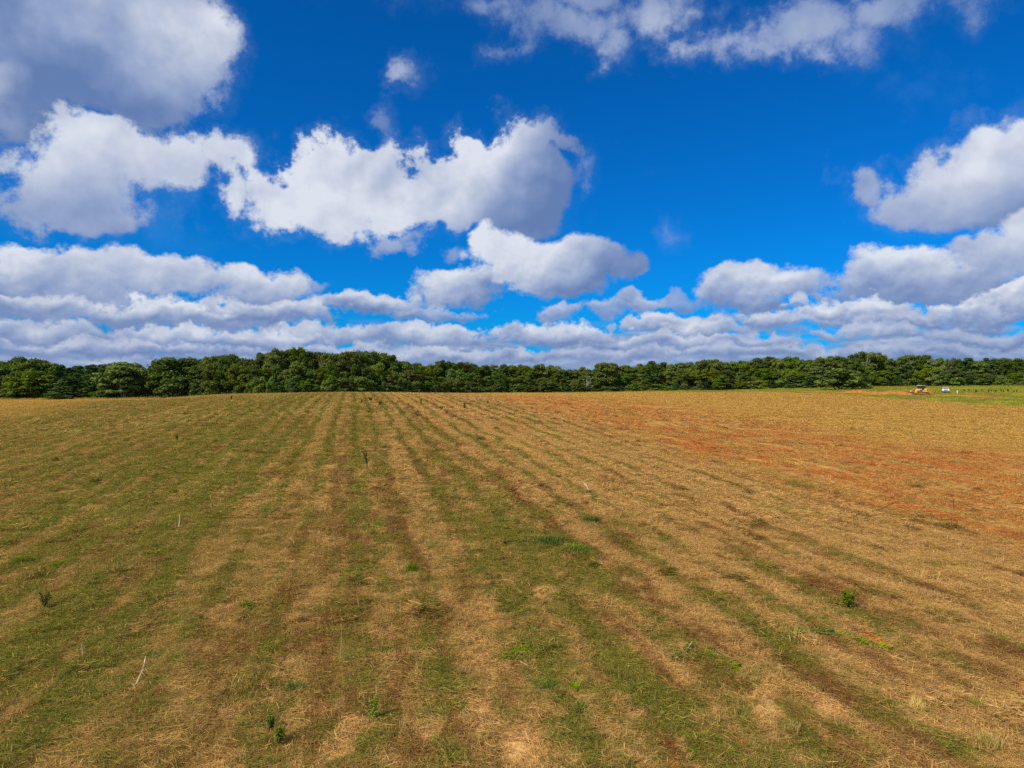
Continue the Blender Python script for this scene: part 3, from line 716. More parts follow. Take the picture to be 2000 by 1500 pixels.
# ------------------------------------------------------------------ trees
def leaf_cards(cent, nrm, size, r):
    n = len(cent)
    d = nrm+r.normal(0, .55, (n, 3)); d /= np.linalg.norm(d, axis=1)[:, None]+1e-9
    a = np.cross(d, r.normal(0, 1, (n, 3))); a /= np.linalg.norm(a, axis=1)[:, None]+1e-9
    b = np.cross(d, a); s = size*r.uniform(.6, 1.35, n)[:, None]; s2 = s*r.uniform(.5, .9, n)[:, None]
    V = np.stack([cent-a*s, cent-b*s2+d*s*.15, cent+a*s, cent+b*s2+d*s*.15], 1).reshape(-1, 3)
    Fq = np.arange(n)[:, None]*4+np.array([0, 1, 2, 3]); rn = np.repeat(r.random(n), 4)
    return V, Fq, rn
def make_tree(kind, seed):
    """a tree 12 m tall (shrubs 3 m); returns crown mesh data and trunk mesh data"""
    r = np.random.default_rng(seed); lobes = []; tr = []
    H = 12.0
    if kind in ('oak', 'light'):
        W = r.uniform(3.9, 4.9); base = r.uniform(.8, 2.2); nl = 62; c0 = np.array([0, 0, (H+base)/2])
        for i in range(nl):
            th = r.uniform(0, 2*np.pi); v = 1-2*((i+.5)/nl); v = v*.98
            rr = math.sqrt(max(0, 1-v*v)); zz = v*(H-base)/2; wid = W*(rr**.8)*(1.0 if zz < 0 else .98)
            if v < -.1: wid = W*(.8+.2*rr)
            k = r.uniform(.62, .92) if i % 4 else r.uniform(.25, .5)
            p = c0+np.array([math.cos(th)*wid*k, math.sin(th)*wid*k, zz*(.9 if i % 4 else .6)]); p += r.normal(0, .25, 3)
            s = r.uniform(.85, 1.5)*(1 if kind == 'oak' else .85)
            lobes.append((p, np.array([s*1.15, s*1.15, s*.78])))
        nleaf = 118; size = .27
    elif kind == 'tall':
        W = r.uniform(2.2, 2.9); base = r.uniform(2.5, 4.5); nl = 46
        for i in range(nl):
            f = (i+.5)/nl; z = base+f*(H-base-.6); wid = W*(math.sin(math.pi*min(.96, .12+f*.86))**.6)
            th = r.uniform(0, 6.283); k = r.uniform(.35, .95)
            lobes.append((np.array([math.cos(th)*wid*k, math.sin(th)*wid*k, z])+r.normal(0, .2, 3), np.array([1, 1, .75])*r.uniform(.65, 1.15)))
        nleaf = 105; size = .25
    elif kind == 'pine':
        W = r.uniform(2.1, 2.9); base = r.uniform(3.5, 5.5); nl = 34
        for i in range(nl):
            f = (i+.5)/nl; z = base+f*(H-base-.3); wid = W*(1-f**2.2)**.6+.25
            th = i*2.4+r.normal(0, .4); k = r.uniform(.45, 1.0)
            lobes.append((np.array([math.cos(th)*wid*k, math.sin(th)*wid*k, z]), np.array([1.1, 1.1, .42])*r.uniform(.6, 1.0)))
        nleaf = 120; size = .22
    elif kind == 'cedar':
        W = r.uniform(2.0, 2.6); nl = 50
        for i in range(nl):
            f = (i+.5)/nl; z = .5+f*(H-.8); wid = W*(1-f)**.75+.1
            th = i*2.4+r.normal(0, .3); k = r.uniform(.5, .95)
            s = .55+.65*(1-f)
            lobes.append((np.array([math.cos(th)*wid*k, math.sin(th)*wid*k, z]), np.array([1., 1., .7])*s*r.uniform(.8, 1.1)))
        nleaf = 95; size = .21
    elif kind == 'snag':
        W = 2.4; nl = 14
        for i in range(nl):
            z = r.uniform(6, 11.8); th = r.uniform(0, 6.28); k = r.uniform(.3, 1)*W
            lobes.append((np.array([math.cos(th)*k, math.sin(th)*k, z]), np.array([.8, .8, .6])*r.uniform(.6, 1)))
        nleaf = 60; size = .22
    elif kind == 'bare':
        W = 2.6; nl = 20
        for i in range(nl):
            z = r.uniform(3, 11.5); th = r.uniform(0, 6.28); k = r.uniform(.3, 1)*W
            lobes.append((np.array([math.cos(th)*k, math.sin(th)*k, z]), np.array([.9, .9, .9])*r.uniform(.6, 1)))
        nleaf = 16; size = .14
    else:   # shrub, 3 m
        H = 3.0; nl = 20
        for i in range(nl):
            th = r.uniform(0, 6.28); f = r.random(); k = r.uniform(.1, 1.5)*(1-f*.55)
            lobes.append((np.array([math.cos(th)*k, math.sin(th)*k, .35+f*2.2]), np.array([1, 1, .85])*r.uniform(.35, .65)))
        nleaf = 120; size = .13
    C = []; Nn = []
    for p, s in lobes:
        m = int(nleaf*r.uniform(.75, 1.25)*(s[0]*s[1])**.5/1.0) if kind != 'shrub' else nleaf
        d = r.normal(0, 1, (m, 3)); d /= np.linalg.norm(d, axis=1)[:, None]; d[:, 2] = np.where(d[:, 2] < -.35, -d[:, 2]*.6, d[:, 2])
        rad = r.uniform(.55, 1.1, m)**.6
        C.append(p+d*s*rad[:, None]); Nn.append(d*.9+(0, 0, .35))
        # loose sprigs that break the outline
        q = max(2, m//9); e = r.normal(0, 1, (q, 3)); e /= np.linalg.norm(e, axis=1)[:, None]; C.append(p+e*s*r.uniform(1.1, 1.45, (q, 1))); Nn.append(e)
    C = np.concatenate(C); Nn = np.concatenate(Nn); C[:, 2] = np.maximum(C[:, 2], .15)
    crown = leaf_cards(C, Nn, size, r)
    # trunk and limbs
    if kind == 'shrub':
        for k in range(5):
            a = r.uniform(0, 6.28); tr.append(tube([(0, 0, -.1), (math.cos(a)*.3, math.sin(a)*.3, .9), (math.cos(a)*.8, math.sin(a)*.8, 2.0)], (.05, .035, .012), 5))
    else:
        top = H*.86; n = 7; pts = [np.array([r.normal(0, .10)*i*.5, r.normal(0, .1)*i*.5, -.3+top*i/(n-1)]) for i in range(n)]
        r_ = .24 if kind in ('oak', 'light') else .17
        tr.append(tube(pts, [r_*1.35, r_, r_*.85, r_*.7, r_*.52, r_*.34, r_*.12], 7))
        for p, s in lobes[::2 if kind in ('oak', 'light', 'tall', 'snag', 'bare') else 3]:
            zb = max(1.2, p[2]*.62-.3 if kind not in ('pine', 'cedar') else p[2]-.3); i = min(n-2, int((zb+.3)/top*(n-1))); f = (zb+.3)/top*(n-1)-i
            b = pts[i]*(1-f)+pts[i+1]*f; mpt = b*.45+p*.55+np.array([0, 0, -.15])
            tr.append(tube([b, mpt, p], (r_*.38, r_*.22, .02), 5))
        if kind in ('bare', 'snag'):
            for q in range(60):
                p, s = lobes[r.integers(0, len(lobes))]; e = r.normal(0, 1, 3); e[2] = abs(e[2]); e /= np.linalg.norm(e)
                tr.append(tube([p, p+e*s*.8, p+e*s*1.6+r.normal(0, .1, 3)], (.05, .035, .012), 4))
    return crown, join(tr), H
TREE = {}
def variants(key, kind, n, leaf, bark, seed):
    out = []
    for i in range(n):
        crown, (tv, tf), H = make_tree(kind, seed+i)
        cm = mesh_from('crown', crown[0], crown[1], [leaf]); fattr(cm, 'rnd', crown[2])
        tm = mesh_from('trunk', tv, tf, [bark], True)
        hw = np.percentile(np.abs(crown[0][:, 0]), 96)
        out.append((cm, tm, float(crown[0][:, 2].max()), float(hw)))
    TREE[key] = out
variants('oak', 'oak', 5, M_OAK, M_BARK, 100)
variants('light', 'light', 4, M_LITE, M_BARK, 200)
variants('tall', 'tall', 3, M_LITE, M_BARK, 300)
variants('pine', 'pine', 4, M_PINE, M_BARK, 400)
variants('cedar', 'cedar', 3, M_PINE, M_BARK, 500)
variants('snag', 'snag', 1, M_LITE, M_PALE, 600)
variants('bare', 'bare', 1, M_SHRUB, M_PALE, 650)
variants('shrub', 'shrub', 4, M_SHRUB, M_BARK, 700)
variants('ochre', 'light', 1, M_OCHRE, M_BARK, 800)
tris = sum((len(c.polygons)+len(t_.polygons))*2 for v in TREE.values() for c, t_, _, _ in v); print('tree tris', tris)
NAME = dict(oak='broadleaf_tree', light='broadleaf_tree', tall='slender_tree', pine='pine_tree', cedar='cedar_tree', snag='dead_topped_tree', bare='bare_tree', shrub='shrub', ochre='broadleaf_tree')
SKY_X = [-200,-60,0,25,75,100,110,125,140,160,187,200,230,262,272,281,290,300,320,350,380,410,450,480,500,515,530,560,575,590,605,620,640,660,680,700,740,760,770,780,800,820,835,850,870,890,920,940,950,965,985,1000,1025,1070,1090,1108,1120,1135,1150,1163,1180,1195,1215,1240,1260,1272,1282,1320,1340,1360,1370,1390,1410,1450,1465,1485,1500,1515,1530,1550,1565,1580,1600,1620,1640,1660,1680,1690,1700,1712,1725,1740,1755,1775,1795,1820,1840,1870,1930,1950,1975,2000,2100,2300]
SKY_Y = [700,702,706,697,695,705,706,715,718,712,711,708,705,712,719,725,712,705,697,695,694,692,691,694,696,682,680,678,676,679,686,688,686,683,681,681,684,689,695,701,702,707,709,707,703,704,706,709,713,708,709,711,712,711,714,721,718,714,720,709,707,709,712,716,710,706,710,708,707,702,699,702,704,705,706,695,692,693,697,694,700,701,693,692,698,691,689,686,683,685,700,698,695,694,692,698,695,698,699,698,699,703,700,700]
def skyline(px): return float(np.interp(px, SKY_X, SKY_Y))
tree_list = []
def plant(key, px, top_y, d, wpx, vi=None, row='front', base=None):
    """stand a tree at distance d in the direction of column px, its top reaching top_y, wpx wide"""
    v = TREE[key][random.randrange(len(TREE[key])) if vi is None else vi % len(TREE[key])]
    X = (px-1000)/F*d; z = float(ground_z(X, d))
    h = (CZ+(750-top_y)/F*d)-z
    sz = h/v[2]; sx = (wpx/2/F*d)/v[3]
    root = bpy.data.objects.new(NAME[key], None); COL.objects.link(root)
    root.location = (X, d, z-.05); root.scale = (sx, sx*random.uniform(.85, 1.15), sz); root.rotation_euler = (0, 0, random.uniform(0, 6.28))
    root.empty_display_size = .5
    c = link('crown', v[0], root); t_ = link('trunk', v[1], root)
    tree_list.append(dict(o=root, key=key, px=px, top=top_y, h=h, row=row, w=wpx))
    return root
rs = random.Random(21)
# skyline row
px = -95.0; prev = None
def kind_at(px, row):
    q = rs.random()
    if px < 110: return 'light' if q < .35 else 'oak'
    if px < 200: return 'pine' if q < .7 else 'cedar'
    if px < 500: return 'oak' if q < .6 else 'light'
    if px < 790: return 'oak' if q < .9 else 'light'
    if px < 1150: return 'oak' if q < .5 else ('light' if q < .8 else 'tall')
    if px < 1480: return 'oak' if q < .45 else ('light' if q < .75 else ('tall' if q < .9 else 'pine'))
    return 'oak' if q < .5 else ('light' if q < .8 else ('pine' if q < .9 else 'tall'))
while px < 2095:
    w = rs.uniform(26, 40)*(1.15 if 500 < px < 790 or 280 < px < 500 else .9)
    k = kind_at(px, 0)
    if k in ('pine', 'tall', 'cedar'): w = rs.uniform(17, 24)
    plant(k, px, skyline(px)+rs.uniform(-3.0, 3.5), tree_dist(px)+rs.uniform(13, 20), w*1.1, row='sky')
    px += w*.62
px = -95.0
while px < 2095:                      # second line behind, filling the gaps
    w = rs.uniform(30, 42); plant('oak' if rs.random() < .6 else 'light', px, skyline(px)+rs.uniform(3, 8), tree_dist(px)+rs.uniform(26, 36), w*1.25, row='back')
    px += w*.75
px = -95.0
while px < 2095:                      # middle trees in front of the tall ones
    w = rs.uniform(22, 36); b = 768; s = skyline(px); f = rs.uniform(.50, .80)
    if 280 < px < 480: f = rs.uniform(.75, .97)
    top = s+(b-s)*(1-f); k = kind_at(px, 1)
    if 500 < px < 800: k = 'light' if rs.random() < .55 else ('cedar' if rs.random() < .4 else 'oak')
    plant(k, px, top, tree_dist(px)+rs.uniform(5, 9), w, row='mid'); px += w*.8
px = -95.0
while px < 2095:                      # low edge
    if 120 < px < 480 and rs.random() < .5: px += 14; continue
    w = rs.uniform(14, 30); s = skyline(px); top = 768-(768-s)*rs.uniform(.22, .46)+(9 if px < 300 else 0)
    if px > 1500: top -= 6
    k = 'shrub' if rs.random() < .6 else ('light' if rs.random() < .6 else 'cedar')
    plant(k, px, top, tree_dist(px)+rs.uniform(0, 3), w, row='edge'); px += w*.72
# particular ones
plant('light', 238, 705, 219, 84, 0, 'one'); plant('oak', 345, 698, 218, 88, 1, 'one'); plant('cedar', 135, 735, 219, 66, 0, 'one')
plant('light', 60, 722, 222, 70, 2, 'one'); plant('oak', 60, 698, 236, 58, 0, 'one')
plant('snag', 1693, 685, 288, 34, 0, 'one'); plant('snag', 1857, 698, 280, 26, 0, 'one')
plant('oak', 1714, 686, 292, 26, 3, 'one'); plant('bare', 1146, 732, 283, 26, 0, 'one'); plant('ochre', 798, 722, 236, 30, 0, 'one')
plant('shrub', 1640, 718, 262, 64, 0, 'one'); plant('light', 1128, 744, 281, 22, 2, 'one'); plant('oak', 1182, 706, 290, 42, 2, 'one')
plant('pine', 1272, 704, 290, 30, 1, 'one'); plant('tall', 1408, 732, 284, 30, 1, 'one')
# dim mass of wood far behind, seen through the last gaps
r2 = np.random.default_rng(77); n = 26000
pxs = r2.uniform(-320, 2320, n); dd_ = np.interp(pxs, TD_PX, TD_D)+r2.uniform(40, 62, n)
tp = np.interp(pxs, SKY_X, SKY_Y)+8; Xw = (pxs-1000)/F*dd_; zb_ = ground_z(Xw, dd_); zt_ = CZ+(750-tp)/F*dd_
zz = zb_+(zt_-zb_)*r2.random(n)**.75*(0.9+.1*vnoise(pxs/14, pxs*0, 2))
V_, F_, rn_ = leaf_cards(np.c_[Xw, dd_, zz], np.tile([0, -.6, .6], (n, 1)), .75, r2)
wm = mesh_from('woodland', V_, F_, [M_OAK]); fattr(wm, 'rnd', rn_)
link('woodland', wm, kind='stuff', label='deeper part of the wood behind the line of trees')

# ------------------------------------------------------------------ labels for the trees
ZONES = [(-999, 112, "at the photo's left edge"), (112, 205, 'by low conifers near left edge'), (205, 283, 'near lone crown by the notch'),
 (283, 500, 'in the long domed left clump'), (500, 615, "in tallest clump's left hump"), (615, 795, "in tallest clump's right hump"),
 (795, 960, 'just right of the tallest clump'), (960, 1115, 'in lowest middle stretch'), (1115, 1260, 'by dip right of middle'),
 (1260, 1470, 'in rising stretch right of middle'), (1470, 1640, 'above left end of orange dirt'), (1640, 1735, 'beside the tall pale-trunked tree'),
 (1735, 1825, 'behind the yellow loader'), (1825, 1890, 'behind the white pickup'), (1890, 9999, "at the photo's right edge")]
ROWT = dict(sky='on skyline', back='in back row', mid='in middle tier', edge='at field edge')
DESC = dict(oak='dark round-crowned tree', light='lighter green tree', tall='slender upright tree', pine='dark tiered pine',
            cedar='dark cone-shaped evergreen', snag='pale-trunked tree', bare='bare grey tree', shrub='low green shrub', ochre='yellowing tree')
ORD = ['first', 'second', 'third', 'fourth', 'fifth', 'sixth', 'seventh', 'eighth', 'ninth', 'tenth', 'eleventh', 'twelfth', 'thirteenth', 'fourteenth', 'fifteenth']
special = {238: 'big lone round tree with spreading crown left of the skyline notch', 345: 'broad dark tree with bare lower trunks in the left domed clump',
 135: 'wide low dark evergreen before the small conifers near the left edge', 1693: 'tall pale-trunked tree rising above the wood, left of the loader',
 1857: 'pale forked dead-topped tree above the white pickup', 1714: 'dark crown leaning against the tall pale-trunked tree on its right',
 1146: 'nearly bare grey-brown tree at the field edge right of the middle', 798: 'yellowing tree tucked beside the right end of the tallest clump',
 1640: 'big bushy green shrub standing out before the wood by the dirt', 1128: 'bright light-green bush-like tree just left of the bare grey tree',
 1182: 'round dark crown standing above the dip right of the middle', 1272: 'ragged flat-topped pine poking above the wood right of the middle',
 1408: 'light green tree with a visible trunk at the right field edge'}
from collections import defaultdict
cells = defaultdict(list)
for e in tree_list:
    z = next(i for i, q in enumerate(ZONES) if q[0] <= e['px'] < q[1]); e['z'] = z
    o = e['o']; o['category'] = 'shrub' if e['key'] == 'shrub' else 'tree'
    if e['row'] == 'one':
        if e['px'] == 60: o['label'] = 'dark round crown rising at the far left edge of the wood' if e['key'] == 'oak' else 'pale green spreading tree low at the far left edge'
        else: o['label'] = special[e['px']]
        o['group'] = 'trees of the wood behind the field'; continue
    if not -20 <= e['px'] <= 2020:
        side = 'left' if e['px'] < 0 else 'right'
        o['group'] = f'trees just outside the {side} of the view'; e['side'] = side; cells[(side, e['row'], e['key'])].append(e); continue
    o['group'] = 'trees of the wood behind the field' if e['row'] != 'edge' else 'shrubs and small trees along the field edge'
    cells[(z, e['row'], e['key'])].append(e)
for (z, row, key), L_ in cells.items():
    L_.sort(key=lambda e: e['px'])
    for i, e in enumerate(L_):
        pos = ('only '+DESC[key]+' ' if len(L_) == 1 else ORD[i]+' '+DESC[key]+' from left ')
        e['o']['label'] = pos+ROWT[row]+' '+(ZONES[z][2] if isinstance(z, int) else 'just beyond the '+z+' edge')
print('trees', len(tree_list))

# ------------------------------------------------------------------ box modelling helpers
def hexa(pts):
    """eight corners: bottom four counter-clockwise, top four above them"""
    return np.array(pts, float), np.array([(0, 3, 2, 1), (4, 5, 6, 7), (0, 1, 5, 4), (1, 2, 6, 5), (2, 3, 7, 6), (3, 0, 4, 7)])
def box(x0, x1, y0, y1, z0, z1): return hexa([(x0, y0, z0), (x1, y0, z0), (x1, y1, z0), (x0, y1, z0), (x0, y0, z1), (x1, y0, z1), (x1, y1, z1), (x0, y1, z1)])
def prism(prof, y0, y1):
    """side outline in x,z pulled across y, as quads from a fan of pairs"""
    n = len(prof); V = [(x, y0, z) for x, z in prof]+[(x, y1, z) for x, z in prof]
    return V, [tuple(range(n)), tuple(range(2*n-1, n-1, -1))]+[(i, i+n, (i+1) % n+n, (i+1) % n) for i in range(n)]
def obj_poly(name, parts, mat, parent, bevel=.03, smooth=False):
    V = []; Fs = []
    for v, f in parts:
        o = len(V); V += [tuple(map(float, q)) for q in v]; Fs += [tuple(int(i)+o for i in q) for q in f]
    me = bpy.data.meshes.new(name); me.from_pydata(V, [], Fs); me.validate(); me.materials.append(mat)
    import bmesh
    bm = bmesh.new(); bm.from_mesh(me); bmesh.ops.recalc_face_normals(bm, faces=bm.faces)
    if bevel: bmesh.ops.bevel(bm, geom=list(bm.edges), offset=bevel, segments=1, affect='EDGES', clamp_overlap=True)
    bm.to_mesh(me); bm.free()
    return link(name, me, parent)
def cyl_y(cx, cz, r, y0, y1, n=18):
    V = [(cx+r*math.cos(2*math.pi*i/n), y0, cz+r*math.sin(2*math.pi*i/n)) for i in range(n)]+[(cx+r*math.cos(2*math.pi*i/n), y1, cz+r*math.sin(2*math.pi*i/n)) for i in range(n)]
    return V, [tuple(range(n)), tuple(range(2*n-1, n-1, -1))]+[(i, i+n, (i+1) % n+n, (i+1) % n) for i in range(n)]
M_YEL = plain('loader_yellow_paint', (.86, .47, .022), .45, var=.15, scale=1.5)
M_STEEL = plain('worn_steel', (.22, .17, .14), .55, .5, var=.35, scale=2.5)
M_BLACK = plain('black_rubber_and_grille', (.02, .02, .022), .6)
M_TRACK = plain('muddy_track', (.42, .22, .07), .85, var=.5, scale=2)
M_CREAM = plain('cream_cab_roof', (.70, .52, .22), .5)  # cab roof in cream, paler than the yellow body paint
M_WHITE = plain('white_vehicle_paint', (.80, .81, .83), .3, var=.04, spec=.6)
M_CHROME = plain('chrome_trim', (.55, .57, .6), .2, .9, var=.05)
M_LAMP = plain('headlight_lens', (.75, .78, .8), .15, spec=.8, var=.05)
M_DECAL = plain('white_decal', (.75, .72, .66), .6, var=.1)
def glass(name, col):
    m, g, out = new_mat(name); b = g.n('ShaderNodeBsdfPrincipled'); b.inputs['Base Color'].default_value = (*col, 1)
    b.inputs['Roughness'].default_value = .08; b.inputs['Specular IOR Level'].default_value = .8; g.put(out.inputs[0], b.outputs[0]); return m
M_GLASS = glass('dark_cab_glass', (.015, .025, .05))
M_WIND = glass('windscreen_glass', (.02, .035, .09))

# ------------------------------------------------------------------ crawler loader (built facing +X)
def crawler_loader():
    root = bpy.data.objects.new('crawler_loader', None); COL.objects.link(root)
    X, Y, Z = pix(1797, 771.3); root.location = (X, Y, Z); root.rotation_euler = (0, 0, R(180+8))
    root['label'] = 'yellow crawler loader with dark cab and lowered bucket on the orange dirt'; root['category'] = 'loader'
    for sy in (-1, 1):
        y0, y1 = (.72*sy, 1.18*sy) if sy > 0 else (1.18*sy, .72*sy)
        fr = obj_poly('track_frame', [box(-1.25, 1.3, y0+.06, y1-.06, .32, .62)], M_TRACK, root)
        # track shoes round the wheels
        path = []; ra = .44
        xa, xb = -1.5, 1.5
        Ls = 2*(xb-xa)+2*math.pi*ra; n = 34
        shoes = []
        for i in range(n):
            s = Ls*i/n
            if s < xb-xa: p = (xa+s, ra); a = 0
            elif s < xb-xa+math.pi*ra: t = (s-(xb-xa))/ra; p = (xb+ra*math.sin(t), ra*math.cos(t)); a = -t
            elif s < 2*(xb-xa)+math.pi*ra: t = s-(xb-xa)-math.pi*ra; p = (xb-t, -ra); a = math.pi
            else: t = (s-2*(xb-xa)-math.pi*ra)/ra; p = (xa-ra*math.sin(t), -ra*math.cos(t)); a = math.pi-t
            shoes.append((p, a))
        sm = None
        for (px_, pz), a in shoes:
            if sm is None:
                so = obj_poly('track_shoe', [box(-.115, .115, -.23, .23, -.035, .03), box(-.02, .02, -.23, .23, .025, .075)], M_TRACK, root, 0)
                sm = so.data
            else: so = link('track_shoe', sm, root)
            so.location = (px_, sy*.95, pz+.49); so.rotation_euler = (0, -a, 0)
        obj_poly('sprocket', [cyl_y(-1.5, .49, .36, sy*.95-.1, sy*.95+.1)], M_STEEL, root, .02)
        obj_poly('idler', [cyl_y(1.5, .49, .36, sy*.95-.1, sy*.95+.1)], M_STEEL, root, .02)
        for q in range(5): obj_poly('roller', [cyl_y(-.95+q*.47, .26, .14, sy*.95-.15, sy*.95+.15, 12)], M_STEEL, root, 0)
        yy = sy*1.02
        # lift arm: kinked beam from tower to bucket
        obj_poly('lift_arm', [prism([(.2, 1.85), (.55, 2.0), (2.35, 1.42), (3.0, .62), (2.8, .42), (2.1, 1.12), (.35, 1.6)], yy-.09, yy+.09)], M_YEL, root)
        obj_poly('lift_cylinder', [prism([(.75, 1.02), (1.9, 1.3), (1.85, 1.44), (.7, 1.18)], yy-.06, yy+.06)], M_STEEL, root, .02)
    obj_poly('belly', [box(-2.1, 1.7, -.70, .70, .55, 1.15)], M_YEL, root)
    obj_poly('tilt_linkage', [prism([(1.2, 1.7), (1.5, 1.95), (2.6, 1.5), (2.9, 1.15), (2.75, 1.0), (2.4, 1.25), (1.5, 1.6)], -.14, .14)], M_STEEL, root)
    obj_poly('front_body', [prism([(.55, 1.15), (1.75, 1.15), (1.9, 1.35), (1.5, 1.75), (.55, 1.95)], -.62, .62)], M_YEL, root, .04)
    hood = obj_poly('engine_hood', [prism([(-2.55, 1.0), (-.75, 1.0), (-.75, 2.0), (-2.35, 2.0), (-2.55, 1.85)], -.68, .68)], M_YEL, root, .05)
    obj_poly('grille', [box(-2.64, -2.555, -.55, .55, 1.1, 1.75)], M_BLACK, root, .01)
    obj_poly('vent_panel', [box(-2.3, -1.85, .684, .70, 1.3, 1.8)], M_BLACK, root, 0)
    obj_poly('vent_panel', [box(-2.3, -1.85, -.70, -.684, 1.3, 1.8)], M_BLACK, root, 0)
    obj_poly('decal', [box(-1.7, -.95, .684, .70, 1.5, 1.72)], M_DECAL, root, 0)
    obj_poly('decal', [box(-.7, -.2, .684, .70, 1.2, 1.5)], M_DECAL, root, 0)
    obj_poly('decal', [box(-1.7, -.95, -.70, -.684, 1.5, 1.72)], M_DECAL, root, 0)
    cab = obj_poly('cab', [prism([(-.72, 1.15), (.55, 1.15), (.5, 2.0), (.38, 2.88), (-.72, 2.88)], -.66, .66)], M_GLASS, root, .03)
    for sy in (-1, 1):
        for (xa, xb) in ((.36, .46), (-.78, -.68), (-.16, -.08)):
            obj_poly('cab_pillar', [hexa([(xa+.1*(xa > 0), sy*.665-.03, 1.15), (xb+.1*(xa > 0), sy*.665-.03, 1.15), (xb+.1*(xa > 0), sy*.665+.03, 1.15), (xa+.1*(xa > 0), sy*.665+.03, 1.15), (xa, sy*.665-.03, 2.9), (xb, sy*.665-.03, 2.9), (xb, sy*.665+.03, 2.9), (xa, sy*.665+.03, 2.9)])], M_BLACK, root, 0)
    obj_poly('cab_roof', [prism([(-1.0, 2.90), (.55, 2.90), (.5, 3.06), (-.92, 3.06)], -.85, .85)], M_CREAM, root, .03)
    obj_poly('roll_post', [box(-.98, -.84, -.75, .75, 1.95, 2.9)], M_BLACK, root, .02)
    obj_poly('exhaust', [([tuple(q) for q in tube([(-1.5, .35, 1.95), (-1.5, .35, 2.45), (-1.58, .35, 2.6)], (.07, .07, .07), 8)[0]], [tuple(q) for q in tube([(-1.5, .35, 1.95), (-1.5, .35, 2.45), (-1.58, .35, 2.6)], (.07, .07, .07), 8)[1]])], M_BLACK, root, 0)
    # bucket: a curved shell with cheeks and teeth
    arc = [(3.05, .95), (2.85, .75), (2.78, .45), (2.9, .18), (3.15, .05), (3.75, .02)]; inn = [(3.75, .07), (3.18, .11), (2.98, .22), (2.86, .46), (2.93, .72), (3.1, .9)]
    bk = obj_poly('bucket', [prism(arc+inn, -1.25, 1.25), prism([(3.05, .95), (2.85, .75), (2.78, .45), (2.9, .18), (3.15, .05), (3.75, .02), (3.5, .5)], -1.29, -1.25), prism([(3.05, .95), (2.85, .75), (2.78, .45), (2.9, .18), (3.15, .05), (3.75, .02), (3.5, .5)], 1.25, 1.29)], M_STEEL, root, 0)
    tm = None
    for q in range(7):
        if tm is None: to = obj_poly('tooth', [prism([(0, 0), (.22, .03), (0, .08)], -.05, .05)], M_STEEL, bk, 0); tm = to.data
        else: to = link('tooth', tm, bk)
        to.location = (3.73, -1.15+q*.383, .0)
    rp = obj_poly('ripper', [box(-3.0, -2.62, -.7, .7, .75, .95), box(-3.15, -3.0, -.9, .9, .78, .98)], M_YEL, root, .02)
    for q in (-.7, 0, .7): obj_poly('shank', [prism([(-3.15, .9), (-3.0, .9), (-3.02, .35), (-3.25, .12), (-3.18, .4)], q-.04, q+.04)], M_STEEL, rp, 0)
    return root
crawler_loader()

# ------------------------------------------------------------------ pickup (built facing +X)
def pickup():
    root = bpy.data.objects.new('pickup_truck', None); COL.objects.link(root)
    X, Y, Z = pix(1846.5, 767.2); root.location = (X, Y, Z); root.rotation_euler = (0, 0, math.atan2(-Y, -X)+R(3))
    root['label'] = 'white pickup truck with a dark windscreen parked in green meadow, facing the camera'; root['category'] = 'pickup'
    W = .99
    obj_poly('lower_body', [prism([(-2.7, .45), (2.55, .45), (2.75, .55), (2.78, .8), (2.6, 1.18), (1.35, 1.26), (-2.7, 1.26)], -W, W)], M_WHITE, root, .08)
    obj_poly('bonnet', [prism([(1.2, 1.2), (2.62, 1.1), (2.5, 1.24), (1.15, 1.34)], -.86, .86)], M_WHITE, root, .05)
    obj_poly('cabin', [hexa([(-1.1, -.92, 1.25), (1.25, -.92, 1.25), (1.25, .92, 1.25), (-1.1, .92, 1.25), (-.95, -.72, 1.88), (.5, -.72, 1.88), (.5, .72, 1.88), (-.95, .72, 1.88)])], M_WHITE, root, .06)
    obj_poly('windscreen', [hexa([(1.17, -.80, 1.31), (1.23, -.80, 1.31), (1.23, .80, 1.31), (1.17, .80, 1.31), (.56, -.66, 1.80), (.62, -.66, 1.80), (.62, .66, 1.80), (.56, .66, 1.80)])], M_WIND, root, 0)
    for sy in (-1, 1):
        obj_poly('side_window', [hexa([(-.9, sy*.87, 1.33), (.95, sy*.87, 1.33), (.95, sy*.915, 1.33), (-.9, sy*.915, 1.33), (-.85, sy*.735, 1.80), (.42, sy*.735, 1.80), (.42, sy*.78, 1.80), (-.85, sy*.78, 1.80)])], M_WIND, root, 0)
        obj_poly('headlight', [box(2.68, 2.80, sy*.80-.15, sy*.80+.15, .86, 1.06)], M_LAMP, root, .02)
        obj_poly('mirror', [box(1.0, 1.2, sy*1.17-.12, sy*1.17+.12, 1.28, 1.55)], M_BLACK, root, .03)
        for xw in (-1.75, 1.75):
            wh = obj_poly('wheel', [cyl_y(xw, .39, .39, sy*.9-.13, sy*.9+.13, 22)], M_BLACK, root, .03)
            obj_poly('rim', [cyl_y(xw, .39, .22, sy*1.02-.02, sy*1.02+.02, 16)], M_CHROME, wh, 0)
    obj_poly('grille', [box(2.72, 2.80, -.62, .62, .74, 1.1)], M_BLACK, root, .02)
    obj_poly('grille_bar', [box(2.80, 2.83, -.6, .6, .89, .95)], M_CHROME, root, 0)
    obj_poly('bumper', [box(2.68, 2.9, -.95, .95, .46, .68)], M_CHROME, root, .04)
    obj_poly('cargo_bed', [box(-2.66, -1.15, -.93, .93, 1.25, 1.30)], M_BLACK, root, 0)
pickup()
X, Y, Z = pix(1869.5, 768.5)
mp = obj_poly('marker_post', [box(-.11, .11, -.11, .11, -.2, .95), box(-.14, .14, -.14, .14, .95, 1.02)], M_WHITE, None, .02)
